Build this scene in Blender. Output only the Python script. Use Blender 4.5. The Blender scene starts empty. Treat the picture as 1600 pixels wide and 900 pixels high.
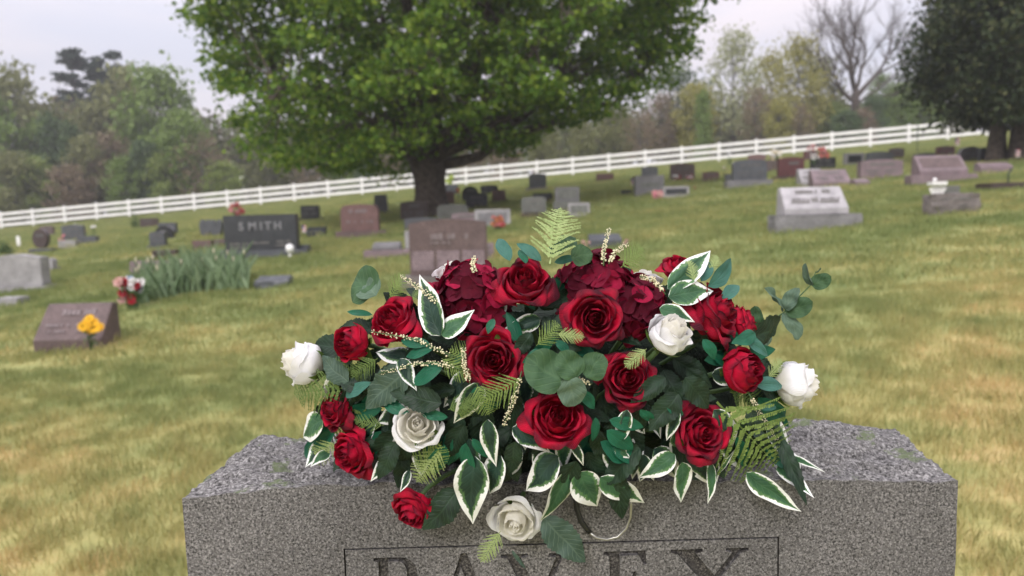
import bpy, bmesh, math, random
import numpy as np
from mathutils import Vector, Matrix, noise, geometry
R = math.radians
random.seed(7); rng = np.random.default_rng(7)
scene = bpy.context.scene
col = scene.collection

# ---------------------------------------------------------------- camera
FPX = 1150.0
cam_loc = Vector((0, 0, 1.4))
PITCH, ROLL = R(6.0), R(1.6)
fwd = Vector((0, math.cos(PITCH), -math.sin(PITCH)))
right = Vector((math.cos(ROLL), -math.sin(ROLL)*math.sin(PITCH), -math.sin(ROLL)*math.cos(PITCH))).normalized()
up = right.cross(fwd).normalized()
cd = bpy.data.cameras.new('camera'); cam = bpy.data.objects.new('camera', cd); col.objects.link(cam)
m3 = Matrix((right, up, -fwd)).transposed()
cam.matrix_world = Matrix.Translation(cam_loc) @ m3.to_4x4()
cd.sensor_width = 36; cd.lens = 36*FPX/1600
cd.clip_start = 0.05; cd.clip_end = 3000
cd.dof.use_dof = True; cd.dof.focus_distance = 0.85; cd.dof.aperture_fstop = 5.3
scene.camera = cam

# ---------------------------------------------------------------- world and sun
SUN_EL, SUN_AZ = R(38), R(200)          # behind the camera, a little to the left
w = bpy.data.worlds.new('World'); scene.world = w; w.use_nodes = True
nt = w.node_tree; nt.nodes.clear()
def N(nt, t, **k):
    n = nt.nodes.new(t)
    for a, b in k.items():
        if a in n.inputs.keys() if hasattr(n.inputs, 'keys') else False: n.inputs[a].default_value = b
        else: setattr(n, a, b)
    return n
sky = N(nt, 'ShaderNodeTexSky', sky_type='NISHITA', sun_disc=False, sun_elevation=SUN_EL, sun_rotation=SUN_AZ)
tc = N(nt, 'ShaderNodeTexCoord')
mp = N(nt, 'ShaderNodeMapping'); mp.inputs['Scale'].default_value = (1.0, 1.0, 4.2)
n1 = N(nt, 'ShaderNodeTexNoise'); n1.inputs['Scale'].default_value = 2.1; n1.inputs['Detail'].default_value = 6
r1 = N(nt, 'ShaderNodeValToRGB')
e = r1.color_ramp.elements
e[0].position = .38; e[0].color = (6.0, 6.05, 7.0, 1)
e[1].position = .62; e[1].color = (7.8, 7.05, 7.4, 1)
el = e.new(.5); el.color = (6.8, 6.5, 7.15, 1)
sep = N(nt, 'ShaderNodeSeparateXYZ')
gr = N(nt, 'ShaderNodeMapRange'); gr.inputs['From Min'].default_value = .18; gr.inputs['From Max'].default_value = 1
gr.inputs['To Min'].default_value = 1.0; gr.inputs['To Max'].default_value = 2.6      # overcast sky: brighter overhead
mu = N(nt, 'ShaderNodeVectorMath', operation='SCALE')
mx = N(nt, 'ShaderNodeMix', data_type='RGBA'); mx.inputs[0].default_value = .9
bg = N(nt, 'ShaderNodeBackground'); bg.inputs['Strength'].default_value = .1
wo = N(nt, 'ShaderNodeOutputWorld')
L = nt.links.new
L(tc.outputs['Generated'], mp.inputs[0]); L(mp.outputs[0], n1.inputs['Vector']); L(n1.outputs[0], r1.inputs[0])
L(tc.outputs['Generated'], sep.inputs[0]); L(sep.outputs['Z'], gr.inputs['Value'])
L(r1.outputs[0], mu.inputs[0]); L(gr.outputs[0], mu.inputs['Scale'])
L(sky.outputs[0], mx.inputs[6]); L(mu.outputs[0], mx.inputs[7]); L(mx.outputs[2], bg.inputs['Color']); L(bg.outputs[0], wo.inputs[0])
sl = bpy.data.lights.new('sun', 'SUN'); sl.energy = 1.9; sl.angle = R(18); sl.color = (1, .96, .91)
so = bpy.data.objects.new('sun', sl); col.objects.link(so)
sd = Vector((math.cos(SUN_EL)*math.sin(SUN_AZ), math.cos(SUN_EL)*math.cos(SUN_AZ), math.sin(SUN_EL)))
so.rotation_euler = sd.to_track_quat('Z', 'Y').to_euler()
vs = scene.view_settings
vs.view_transform = 'Standard'; vs.look = 'None'; vs.gamma = 1; vs.exposure = 0.42

# ---------------------------------------------------------------- helpers
def ray(px, py): return (fwd + right*((px-800)/FPX) + up*((450-py)/FPX))
def P(px, py, Y):
    d = ray(px, py); return cam_loc + d*(Y/d.y)
GA, GB = .0675, .0667
def sat(t, lim, s):
    if abs(t) <= lim: return t
    return math.copysign(lim + s*(1-math.exp(-(abs(t)-lim)/s)), t)
def gz(x, y): return GA*sat(x, 45, 30) + GB*(sat(y, 60, 18) if y > 0 else sat(y, 10, 8))
def G(px, py):
    d = ray(px, py); t = -(cam_loc.z)/(d.z-GA*d.x-GB*d.y)
    return cam_loc + d*t
def tag(o, label=None, cat=None, group=None, kind=None):
    if label: o['label'] = label
    if cat: o['category'] = cat
    if group: o['group'] = group
    if kind: o['kind'] = kind
    return o
def empty(name, loc, label, cat, group=None, rz=0):
    o = bpy.data.objects.new(name, None); col.objects.link(o); o.location = loc; o.rotation_euler.z = rz
    o.empty_display_size = .1
    return tag(o, label, cat, group)
def link(name, me, parent=None, m=None):
    o = bpy.data.objects.new(name, me); col.objects.link(o)
    if m is not None and not me.materials: me.materials.append(m)
    if parent: o.parent = parent
    return o
class MB:
    def __init__(s): s.v = []; s.f = []; s.n = 0; s.mi = []; s.m = 0
    def add(s, v, f):
        s.v.extend(v); n = s.n; s.f.extend([tuple(i+n for i in q) for q in f]); s.mi.extend([s.m]*len(f)); s.n += len(v); return s
    def box(s, x0, x1, y0, y1, z0, z1):
        v = [(x, y, z) for z in (z0, z1) for y in (y0, y1) for x in (x0, x1)]
        return s.add(v, [(0,2,3,1),(4,5,7,6),(0,1,5,4),(2,6,7,3),(0,4,6,2),(1,3,7,5)])
    def tube(s, pts, rad, k=6, cap=True):
        pts = [Vector(p) for p in pts]; v = []; n = len(pts)
        rad = rad if hasattr(rad, '__len__') else [rad]*n
        a = None
        for i, p in enumerate(pts):
            t = (pts[min(i+1, n-1)]-pts[max(i-1, 0)])
            t = t.normalized() if t.length > 1e-9 else Vector((0, 0, 1))
            if a is None: a = t.orthogonal().normalized()
            else:
                a = a - t*a.dot(t); a = a.normalized() if a.length > 1e-6 else t.orthogonal().normalized()
            b = t.cross(a)
            for j in range(k):
                an = 2*math.pi*j/k; v.append(p + (a*math.cos(an)+b*math.sin(an))*rad[i])
        f = [(i*k+j, i*k+(j+1) % k, (i+1)*k+(j+1) % k, (i+1)*k+j) for i in range(n-1) for j in range(k)]
        if cap: f += [tuple(range(k))[::-1], tuple((n-1)*k+j for j in range(k))]
        return s.add(v, f)
    def ico(s, c, r, sx=1, sy=1, sz=1):
        t = (1+5**.5)/2; q = [(-1,t,0),(1,t,0),(-1,-t,0),(1,-t,0),(0,-1,t),(0,1,t),(0,-1,-t),(0,1,-t),(t,0,-1),(t,0,1),(-t,0,-1),(-t,0,1)]
        l = (1+t*t)**.5
        F = [(0,11,5),(0,5,1),(0,1,7),(0,7,10),(0,10,11),(1,5,9),(5,11,4),(11,10,2),(10,7,6),(7,1,8),(3,9,4),(3,4,2),(3,2,6),(3,6,8),(3,8,9),(4,9,5),(2,4,11),(6,2,10),(8,6,7),(9,8,1)]
        return s.add([Vector((c[0]+x/l*r*sx, c[1]+y/l*r*sy, c[2]+z/l*r*sz)) for x, y, z in q], F)
    def mesh(s, name, mats=None, smooth=False):
        me = bpy.data.meshes.new(name); me.from_pydata([tuple(p) for p in s.v], [], s.f)
        if mats:
            for m in (mats if isinstance(mats, (list, tuple)) else [mats]): me.materials.append(m)
        me.polygons.foreach_set('material_index', s.mi)
        if smooth: me.polygons.foreach_set('use_smooth', [True]*len(me.polygons))
        me.update(); return me
    def build(s, name, m=None, parent=None, smooth=False): return link(name, s.mesh(name, m, smooth), parent)
def fast(name, V, k, m=None):
    """V: (n*k,3) array, every k consecutive vertices one polygon"""
    me = bpy.data.meshes.new(name); nv = len(V); nf = nv//k
    me.vertices.add(nv); me.vertices.foreach_set('co', V.astype(np.float32).ravel())
    me.loops.add(nv); me.loops.foreach_set('vertex_index', np.arange(nv, dtype=np.int32))
    me.polygons.add(nf); me.polygons.foreach_set('loop_start', np.arange(0, nv, k, dtype=np.int32))
    me.polygons.foreach_set('loop_total', np.full(nf, k, dtype=np.int32))
    if m: me.materials.append(m)
    me.update(calc_edges=True); return me

# ---------------------------------------------------------------- materials
def newmat(name):
    m = bpy.data.materials.new(name); m.use_nodes = True; nt = m.node_tree
    return m, nt, nt.nodes['Principled BSDF'], nt.nodes['Material Output']
def ramp(nt, stops, interp='LINEAR'):
    r = nt.nodes.new('ShaderNodeValToRGB'); r.color_ramp.interpolation = interp; e = r.color_ramp.elements
    while len(e) > 1: e.remove(e[-1])
    e[0].position = stops[0][0]; e[0].color = (*stops[0][1], 1)
    for p, c in stops[1:]:
        q = e.new(p); q.color = (*c, 1)
    return r
def noise_n(nt, scale, detail=4, coord='Object', sc=None, rough=.5, dist=0, vary=False):
    t = nt.nodes.new('ShaderNodeTexCoord') if coord != 'Position' else nt.nodes.new('ShaderNodeNewGeometry')
    n = nt.nodes.new('ShaderNodeTexNoise'); n.inputs['Scale'].default_value = scale; n.inputs['Detail'].default_value = detail
    n.inputs['Roughness'].default_value = rough; n.inputs['Distortion'].default_value = dist
    if vary:          # every copy gets its own pattern
        n.noise_dimensions = '4D'; oi = nt.nodes.new('ShaderNodeObjectInfo'); mm = nt.nodes.new('ShaderNodeMath'); mm.operation = 'MULTIPLY'; mm.inputs[1].default_value = 37; nt.links.new(oi.outputs['Random'], mm.inputs[0]); nt.links.new(mm.outputs[0], n.inputs['W'])
    if sc:
        mp = nt.nodes.new('ShaderNodeMapping'); mp.inputs['Scale'].default_value = sc
        nt.links.new(t.outputs[coord], mp.inputs[0]); nt.links.new(mp.outputs[0], n.inputs['Vector'])
    else: nt.links.new(t.outputs[coord], n.inputs['Vector'])
    return n
def mixc(nt, fac, a, b, mode='MIX'):
    m = nt.nodes.new('ShaderNodeMix'); m.data_type = 'RGBA'; m.blend_type = mode
    for s, i in ((fac, 0), (a, 6), (b, 7)):
        if isinstance(s, (int, float)): m.inputs[i].default_value = s
        elif isinstance(s, tuple): m.inputs[i].default_value = (*s, 1)
        else: nt.links.new(s, m.inputs[i])
    return m.outputs[2]
def math_n(nt, op, a, b=None, c=None):
    m = nt.nodes.new('ShaderNodeMath'); m.operation = op
    for i, s in enumerate((a, b, c)):
        if s is None: continue
        if isinstance(s, (int, float)): m.inputs[i].default_value = s
        else: nt.links.new(s, m.inputs[i])
    return m.outputs[0]
def bump(nt, p, h, strength=.3, dist=.01):
    b = nt.nodes.new('ShaderNodeBump'); b.inputs['Strength'].default_value = strength; b.inputs['Distance'].default_value = dist
    nt.links.new(h, b.inputs['Height']); nt.links.new(b.outputs[0], p.inputs['Normal'])
def plain(name, c1, c2=None, scale=12, rough=.7, bmp=.2, bdist=.004, bscale=None, spec=.3, metal=0, coord='Object'):
    m, nt, p, o = newmat(name); c2 = c2 or tuple(x*.7 for x in c1)
    n = noise_n(nt, scale, 5, coord); r = ramp(nt, [(.35, c2), (.65, c1)])
    nt.links.new(n.outputs[0], r.inputs[0]); nt.links.new(r.outputs[0], p.inputs['Base Color'])
    p.inputs['Roughness'].default_value = rough; p.inputs['Specular IOR Level'].default_value = spec; p.inputs['Metallic'].default_value = metal
    if bmp:
        n2 = noise_n(nt, bscale or scale*5, 4, coord); bump(nt, p, n2.outputs[0], bmp, bdist)
    return m
def granite(name, dark, mid, light, scale=120, rough=.6, bmp=.15, bdist=.001, blotch=.25, spec=.4, rocky=False, lichen=0):
    m, nt, p, o = newmat(name)
    n = noise_n(nt, scale, 5, rough=.65); r = ramp(nt, [(.38, dark), (.46, mid), (.53, mid), (.62, light)])
    vo = nt.nodes.new('ShaderNodeTexVoronoi'); vo.inputs['Scale'].default_value = scale*1.9; tcv = nt.nodes.new('ShaderNodeTexCoord'); nt.links.new(tcv.outputs['Object'], vo.inputs['Vector'])
    sv = nt.nodes.new('ShaderNodeSeparateColor'); nt.links.new(vo.outputs['Color'], sv.inputs[0])
    fv = math_n(nt, 'ADD', math_n(nt, 'MULTIPLY', sv.outputs[0], .20), math_n(nt, 'MULTIPLY', n.outputs[0], .80))
    nt.links.new(fv, r.inputs[0]); c = r.outputs[0]
    nb = noise_n(nt, 5, 4); rb = ramp(nt, [(.3, (1-blotch,)*3), (.7, (1+blotch*.5,)*3)]); nt.links.new(nb.outputs[0], rb.inputs[0])
    c = mixc(nt, 1.0, c, rb.outputs[0], 'MULTIPLY')
    if lichen:
        nl = noise_n(nt, 14, 6, rough=.7); rl = ramp(nt, [(.585, (0, 0, 0)), (.63, (1, 1, 1))]); nt.links.new(nl.outputs[0], rl.inputs[0])
        c = mixc(nt, math_n(nt, 'MULTIPLY', rl.outputs[0], lichen), c, (.10, .13, .055))
        nd = noise_n(nt, 9, 6, rough=.7, sc=(1, 1, 3)); rd = ramp(nt, [(.56, (0, 0, 0)), (.66, (1, 1, 1))]); nt.links.new(nd.outputs[0], rd.inputs[0])
        c = mixc(nt, math_n(nt, 'MULTIPLY', rd.outputs[0], lichen*.7), c, (.045, .045, .05))
    nt.links.new(c, p.inputs['Base Color']); p.inputs['Roughness'].default_value = rough; p.inputs['Specular IOR Level'].default_value = spec
    if rocky:
        n2 = noise_n(nt, 60, 8, rough=.7); bump(nt, p, n2.outputs[0], .9, .006)
    else: bump(nt, p, n.outputs[0], bmp, bdist)
    return m
def leafmat(name, c1, c2, trans=.25, rough=.55, spec=.3, island=True, extra=None):
    m, nt, p, o = newmat(name)
    if island:
        g = nt.nodes.new('ShaderNodeNewGeometry'); f = g.outputs['Random Per Island']
    else: f = noise_n(nt, 30, 3).outputs[0]
    st = [(0, c1), (1, c2)] if not extra else [(0, c1), (.6, c2), (1, extra)]
    r = ramp(nt, st); nt.links.new(f, r.inputs[0])
    nt.links.new(r.outputs[0], p.inputs['Base Color']); p.inputs['Roughness'].default_value = rough; p.inputs['Specular IOR Level'].default_value = spec
    t = nt.nodes.new('ShaderNodeBsdfTranslucent'); nt.links.new(r.outputs[0], t.inputs['Color'])
    mx = nt.nodes.new('ShaderNodeMixShader'); mx.inputs[0].default_value = trans
    nt.links.new(p.outputs[0], mx.inputs[1]); nt.links.new(t.outputs[0], mx.inputs[2]); nt.links.new(mx.outputs[0], o.inputs[0])
    return m

# grass colour depends on the place in the lawn: straw patches and greener patches
def grassmat(name, blades):
    m, nt, p, o = newmat(name)
    a = noise_n(nt, .55, 5, 'Position', (1, 1.6, 1), .6); b = noise_n(nt, 2.6, 5, 'Position', (1, 1.7, 1), .65)
    geo = nt.nodes.new('ShaderNodeNewGeometry'); sx = nt.nodes.new('ShaderNodeSeparateXYZ'); nt.links.new(geo.outputs['Position'], sx.inputs[0])
    # drier turf close to the graves in front, greener up the slope
    mr = nt.nodes.new('ShaderNodeMapRange'); mr.inputs['From Min'].default_value = 3; mr.inputs['From Max'].default_value = 11
    mr.inputs['To Min'].default_value = .035; mr.inputs['To Max'].default_value = -.06; nt.links.new(sx.outputs['Y'], mr.inputs[0])
    f = math_n(nt, 'ADD', math_n(nt, 'MULTIPLY', a.outputs[0], .62), math_n(nt, 'MULTIPLY', b.outputs[0], .38))
    f = math_n(nt, 'ADD', f, mr.outputs[0])
    if blades:
        f = math_n(nt, 'ADD', f, math_n(nt, 'MULTIPLY', math_n(nt, 'SUBTRACT', geo.outputs['Random Per Island'], .5), .12))
    r = ramp(nt, [(.34, (.185, .232, .080)), (.46, (.260, .288, .108)), (.57, (.385, .355, .140)), (.68, (.58, .44, .21))])
    nt.links.new(f, r.inputs[0]); nt.links.new(r.outputs[0], p.inputs['Base Color'])
    p.inputs['Roughness'].default_value = .75; p.inputs['Specular IOR Level'].default_value = .15
    if blades:
        t = nt.nodes.new('ShaderNodeBsdfTranslucent'); nt.links.new(r.outputs[0], t.inputs['Color'])
        mx = nt.nodes.new('ShaderNodeMixShader'); mx.inputs[0].default_value = .3
        nt.links.new(p.outputs[0], mx.inputs[1]); nt.links.new(t.outputs[0], mx.inputs[2]); nt.links.new(mx.outputs[0], o.inputs[0])
    else:
        n3 = noise_n(nt, 45, 5, 'Position'); bump(nt, p, n3.outputs[0], .6, .03)
    return m
M_ground = grassmat('lawn', False); M_blade = grassmat('grass_blades', True)
M_gran_front = granite('grey_granite', (.022, .021, .022), (.108, .103, .104), (.235, .226, .226), 300, .6)
M_gran_cut_shaded = granite('grey_granite_cut_shaded', (.010, .009, .009), (.044, .040, .038), (.13, .12, .11), 300, .8)  # unpolished granite of the carving, recess shade put into its darker colour
M_gran_rock = granite('grey_granite_rock', (.035, .033, .032), (.150, .144, .138), (.34, .33, .32), 210, .7, rocky=True, lichen=.8)
g3 = lambda n, c, k=.5, r=.55, **kw: granite(n, tuple(x*(1-k) for x in c), c, tuple(min(1, x*(1+k)) for x in c), 70, r, **kw)
GM = {
 'grey': g3('granite_grey', (.17, .165, .17)), 'light': g3('granite_light', (.30, .29, .29)), 'pale': g3('granite_pale', (.37, .355, .365), .25),
 'dark': g3('granite_dark', (.040, .043, .046), .4, .35), 'black': g3('granite_black', (.018, .019, .021), .4, .3), 'slate': g3('granite_slate', (.085, .09, .10), .4, .4),
 'brown': g3('granite_brown', (.115, .080, .076)), 'red': g3('granite_red', (.145, .080, .074)), 'mauve': g3('granite_mauve', (.20, .15, .16)),
 'darkbrown': g3('granite_darkbrown', (.065, .045, .042), .4, .4), 'green': g3('granite_mossy', (.14, .145, .13)), 'deepred': g3('granite_deepred', (.10, .035, .035), .4, .4),
 'rough': g3('granite_rough', (.16, .14, .13), .5, .8, rocky=True), 'roughgrey': g3('granite_rough_grey', (.19, .185, .185), .5, .8, rocky=True),
 'concrete': plain('weathered_concrete', (.40, .37, .34), (.27, .25, .23), 14, .9),
}
M_bark = plain('bark', (.115, .092, .078), (.05, .040, .034), 9, .9, .9, .04, 22)
M_barkgrey = plain('bark_grey', (.13, .12, .12), (.07, .065, .065), 9, .9, .5, .02, 22)
M_white = plain('white_vinyl', (.82, .81, .80), (.74, .73, .72), 3, .45, 0)
# ---------------------------------------------------------------- ground
def make_ground():
    xs = np.concatenate([np.linspace(-400, -50, 24), np.linspace(-46, 46, 93), np.linspace(50, 400, 24)])
    ys = np.concatenate([np.linspace(-60, -2, 12), np.linspace(0, 20, 41), np.linspace(21, 62, 42), np.linspace(66, 420, 26)])
    V = []
    for y in ys:
        for x in xs:
            z = gz(x, y)
            if y > .5: z += .02*noise.noise(Vector((x*.35, y*.35, 0)))*min(1, y/6) if y < 60 else 0
            V.append((x, y, z - .035))
    n = len(xs); F = [(j*n+i, j*n+i+1, (j+1)*n+i+1, (j+1)*n+i) for j in range(len(ys)-1) for i in range(n-1)]
    me = bpy.data.meshes.new('ground'); me.from_pydata(V, [], F); me.polygons.foreach_set('use_smooth', [True]*len(F))
    o = link('ground', me, None, M_ground); tag(o, 'mown cemetery lawn rising to the right, patchy green and straw', kind='structure'); return o
make_ground()

def make_grass():
    # one tuft of blades, scattered by geometry nodes over a carrier mesh inside the lawn
    def tuft(nb, rad, h, wd):
        vs = []
        for i in range(nb):
            a = random.random()*6.283; r = rad*math.sqrt(random.random()); x, y = r*math.cos(a), r*math.sin(a)
            b = random.random()*6.283; hh = h*(.5+.7*random.random()); ln = hh*random.uniform(.1, .9); c = random.random()*6.283
            dx, dy = math.cos(b)*wd, math.sin(b)*wd; lx, ly = math.cos(c)*ln, math.sin(c)*ln
            p0 = (x-dx, y-dy, 0); p1 = (x+dx, y+dy, 0); q0 = (x-dx*.7+lx*.35, y-dy*.7+ly*.35, hh*.6); q1 = (x+dx*.7+lx*.35, y+dy*.7+ly*.35, hh*.6)
            t = (x+lx, y+ly, hh)
            vs += [p0, p1, q1, t, q0]
        return np.array(vs)
    tufts = bpy.data.objects.new('tuft', fast('tuft', tuft(46, .11, .062, .0017), 5, M_blade))
    tufts2 = bpy.data.objects.new('tuft_far', fast('tuft_far', tuft(46, .22, .07, .004), 5, M_blade))
    tufts3 = bpy.data.objects.new('tuft_distant', fast('tuft_distant', tuft(60, .5, .07, .009), 5, M_blade))
    for nm, y0, y1, dens, tf, st in (('near', 1.2, 6.5, 130, tufts, .35), ('mid', 6.5, 17, 34, tufts2, .7), ('far', 17, 60, 9, tufts3, 1.4)):
        V = []; F = []; ys = np.arange(y0, y1+.01, st)
        cols = 24
        for y in ys:
            hw = 1.05*y + 1.6
            for i in range(cols+1):
                x = -hw + 2*hw*i/cols
                V.append((x, y, gz(x, y)-.035+.02*noise.noise(Vector((x*.35, y*.35, 0)))*min(1, y/6)))
        n = cols+1; F = [(j*n+i, j*n+i+1, (j+1)*n+i+1, (j+1)*n+i) for j in range(len(ys)-1) for i in range(cols)]
        me = bpy.data.meshes.new('grass'); me.from_pydata(V, [], F); o = link('grass', me, None, M_blade)
        tag(o, 'short mown grass with dry straw-coloured blades' if nm == 'near' else ('mown grass farther up the slope' if nm == 'mid' else 'distant mown grass up to the white fence'), kind='stuff')
        ng = bpy.data.node_groups.new('scatter_'+nm, 'GeometryNodeTree')
        ng.interface.new_socket('Geometry', in_out='INPUT', socket_type='NodeSocketGeometry'); ng.interface.new_socket('Geometry', in_out='OUTPUT', socket_type='NodeSocketGeometry')
        gi = ng.nodes.new('NodeGroupInput'); go = ng.nodes.new('NodeGroupOutput')
        d = ng.nodes.new('GeometryNodeDistributePointsOnFaces'); d.inputs['Density'].default_value = dens
        oi = ng.nodes.new('GeometryNodeObjectInfo'); oi.inputs['Object'].default_value = tf
        ip = ng.nodes.new('GeometryNodeInstanceOnPoints')
        rv = ng.nodes.new('FunctionNodeRandomValue'); rv.data_type = 'FLOAT_VECTOR'; rv.inputs[0].default_value = (-.15, -.15, 0); rv.inputs[1].default_value = (.15, .15, 6.28)
        rs = ng.nodes.new('FunctionNodeRandomValue'); rs.data_type = 'FLOAT'; rs.inputs[2].default_value = .65; rs.inputs[3].default_value = 1.25
        lk = ng.links.new
        lk(gi.outputs[0], d.inputs['Mesh']); lk(d.outputs['Points'], ip.inputs['Points']); lk(oi.outputs['Geometry'], ip.inputs['Instance'])
        lk(rv.outputs[0], ip.inputs['Rotation']); lk(rs.outputs[1], ip.inputs['Scale']); lk(ip.outputs[0], go.inputs[0])
        md = o.modifiers.new('scatter', 'NODES'); md.node_group = ng
make_grass()

# ---------------------------------------------------------------- big granite headstone in front
YF, YB = .90, 1.125
xl, xr = P(284.5, 781, YF).x, P(1497, 752, YF).x
front_edge = [(P(a, b, YF).x, P(a, b, YF).z) for a, b in ((284.5, 781), (380, 768), (506, 758), (700, 756), (900, 754), (1287, 750), (1400, 752), (1497, 752))]
back_edge = [(P(a, b, YB).x, P(a, b, YB).z) for a, b in ((392, 690), (414, 675), (459, 679), (560, 680), (900, 668), (1222, 659), (1285, 658), (1344, 664), (1396, 666))]
xbl, xbr = P(396, 690, YB).x, P(1398, 668, YB).x
def interp(t, pts): return float(np.interp(t, [p[0] for p in pts], [p[1] for p in pts]))
DIE_Z0 = .27
def serif_letters():
    """closed outlines in letter units (cap height 1); list of (outer, [holes])"""
    g = {}
    def arc(cx, cy, rx, ry, a0, a1, n): return [(cx+rx*math.cos(R(a0+(a1-a0)*i/n)), cy+ry*math.sin(R(a0+(a1-a0)*i/n))) for i in range(n+1)]
    g['R'] = ([(0, 0), (.36, 0), (.36, .05), (.27, .08), (.27, .44), (.38, .44), (.68, 0), (.95, 0), (.95, .05), (.86, .08), (.58, .46)] + arc(.50, .73, .30, .27, -60, 90, 8) + [(0, 1), (0, .95), (.09, .92), (.09, .08), (0, .05)],
              [[(.27, .52), (.27, .93), (.46, .93)] + arc(.46, .725, .15, .205, 80, -90, 7)])
    g['A'] = ([(0, 0), (.30, 0), (.30, .05), (.20, .08), (.27, .28), (.63, .28), (.70, .08), (.60, .05), (.60, 0), (1, 0), (1, .05), (.91, .08), (.56, 1.04), (.46, 1.04), (.11, .08), (0, .05)],
              [[(.30, .35), (.455, .80), (.60, .35)]])
    g['V'] = ([(.46, 0), (.54, 0), (.90, .92), (1, .95), (1, 1), (.70, 1), (.70, .95), (.80, .92), (.55, .26), (.30, .92), (.40, .95), (.40, 1), (0, 1), (0, .95), (.10, .92)], [])
    g['E'] = ([(0, 0), (.72, 0), (.76, .27), (.71, .27), (.62, .08), (.28, .08), (.28, .47), (.48, .47), (.52, .38), (.56, .38), (.56, .65), (.52, .65), (.48, .55), (.28, .55), (.28, .92), (.60, .92), (.69, .76), (.74, .76), (.72, 1), (0, 1), (0, .95), (.10, .92), (.10, .08), (0, .05)], [])
    g['Y'] = ([(.32, 0), (.70, 0), (.70, .05), (.60, .08), (.60, .42), (.92, .92), (1.02, .95), (1.02, 1), (.72, 1), (.72, .95), (.80, .92), (.57, .54), (.33, .92), (.42, .95), (.42, 1), (0, 1), (0, .95), (.09, .92), (.42, .42), (.42, .08), (.32, .05)], [])
    return g
def headstone():
    root = empty('headstone', (.07, 1.01, gz(.07, 1.0)), 'large grey granite headstone in front, rock-pitched top, carved RAVEY, carrying the rose arrangement', 'headstone')
    NX, NY, NZ = 230, 60, 50
    def top(u, t):                      # u,t in 0..1 ; returns point of the rocky top
        x = (xl+(xr-xl)*u)*(1-t) + (xbl+(xbr-xbl)*u)*t
        xf = xl+(xr-xl)*u; xb = xbl+(xbr-xbl)*u
        z = interp(xf, front_edge)*(1-t) + interp(xb, back_edge)*t
        y = YF+(YB-YF)*t
        k = min(1, t/.12)
        q = Vector((x*9+3, y*24, 1.3)); a = noise.fractal(q, .9, 2.1, 5)
        st = (a*2.2); st = (math.floor(st)+max(0, min(1, ((st-math.floor(st))-.35)/.3)))/2.2
        env = math.sin(math.pi*min(1, t*1.02))**.6 if t > 0 else 0; eu = .25+.75*min(1, u/.10, (1-u)/.10); z += k*eu*(.009*a + (.004+.013*env)*st) + (.0045*noise.fractal(Vector((x*22, 3, 0)), .9, 2.2, 4) if t < .02 else 0)
        z += k*.003*noise.fractal(Vector((x*60, y*80, 2)), .7, 2, 4) + .002*math.sin(x*8)*k
        y += (.006*noise.fractal(Vector((x*14, 9, 0)), .8, 2, 4) if t > .98 else 0)
        return Vector((x, y, z))
    V = []; F = []; mi = []; idx = {}
    def vid(key, p):
        if key not in idx: idx[key] = len(V); V.append(tuple(p))
        return idx[key]
    tp = {}
    for i in range(NX+1):
        for j in range(NY+1):
            tp[i, j] = top(i/NX, j/NY)
    def side(i, j, k):                  # boundary column (i,j) at height index k (0 bottom, NZ top)
        T = tp[i, j]; f = k/NZ
        p = Vector((T.x, T.y, DIE_Z0+(T.z-DIE_Z0)*f))
        if k < NZ:
            if j > 0:
                rr = noise.fractal(Vector((p.x*16, p.y*16, p.z*16)), .8, 2.1, 4)
                if i == 0: p.x += (-.005+.006*rr)*min(1, j/4)
                if i == NX: p.x += (.005+.006*rr)*min(1, j/4)
                if j == NY: p.y += .010*rr
        return p
    for i in range(NX):
        for j in range(NY):
            F.append([vid((a, b, NZ), tp[a, b]) for a, b in ((i, j), (i+1, j), (i+1, j+1), (i, j+1))]); mi.append(1)
    ring = [(0, j) for j in range(NY, 0, -1)], [(NX, j) for j in range(NY+1)]
    def strip(cells):
        for (a, b) in zip(cells[:-1], cells[1:]):
            for k in range(NZ):
                F.append([vid((a[0], a[1], k), side(a[0], a[1], k)), vid((b[0], b[1], k), side(b[0], b[1], k)), vid((b[0], b[1], k+1), side(b[0], b[1], k+1)), vid((a[0], a[1], k+1), side(a[0], a[1], k+1))]); mi.append(1)
    strip([(NX, j) for j in range(0, NY+1)]); strip([(i, NY) for i in range(NX, -1, -1)]); strip([(0, j) for j in range(NY, -1, -1)])
    # flat front face with the inscription cut in (constrained triangulation)
    border = [vid((0, 0, k), None) for k in range(0, NZ+1)] + [vid((i, 0, NZ), None) for i in range(1, NX+1)] + [vid((NX, 0, k), None) for k in range(NZ-1, -1, -1)]
    for i in range(NX-1, 0, -1):
        border.append(vid((i, 0, 0), (xl+(xr-xl)*i/NX, YF, DIE_Z0)))
    pts = [Vector((V[b][0], V[b][2])) for b in border]; edges = [(i, (i+1) % len(border)) for i in range(len(border))]
    polys = []
    def addpoly(pl):
        s = len(pts); pts.extend(Vector(p) for p in pl); edges.extend((s+i, s+(i+1) % len(pl)) for i in range(len(pl))); return pl
    # border line
    a, b = P(536.5, 855, YF), P(1217.5, 841, YF); gw = .0021
    x0, x1, z1 = a.x, b.x, (a.z+b.z)/2; z0 = z1-.27
    out = addpoly([(x0, z0), (x1, z0), (x1, z1), (x0, z1)]); inn = addpoly([(x0+gw, z0+gw), (x1-gw, z0+gw), (x1-gw, z1-gw), (x0+gw, z1-gw)])
    polys.append((out, [inn]))
    g = serif_letters(); H = .078
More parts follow.
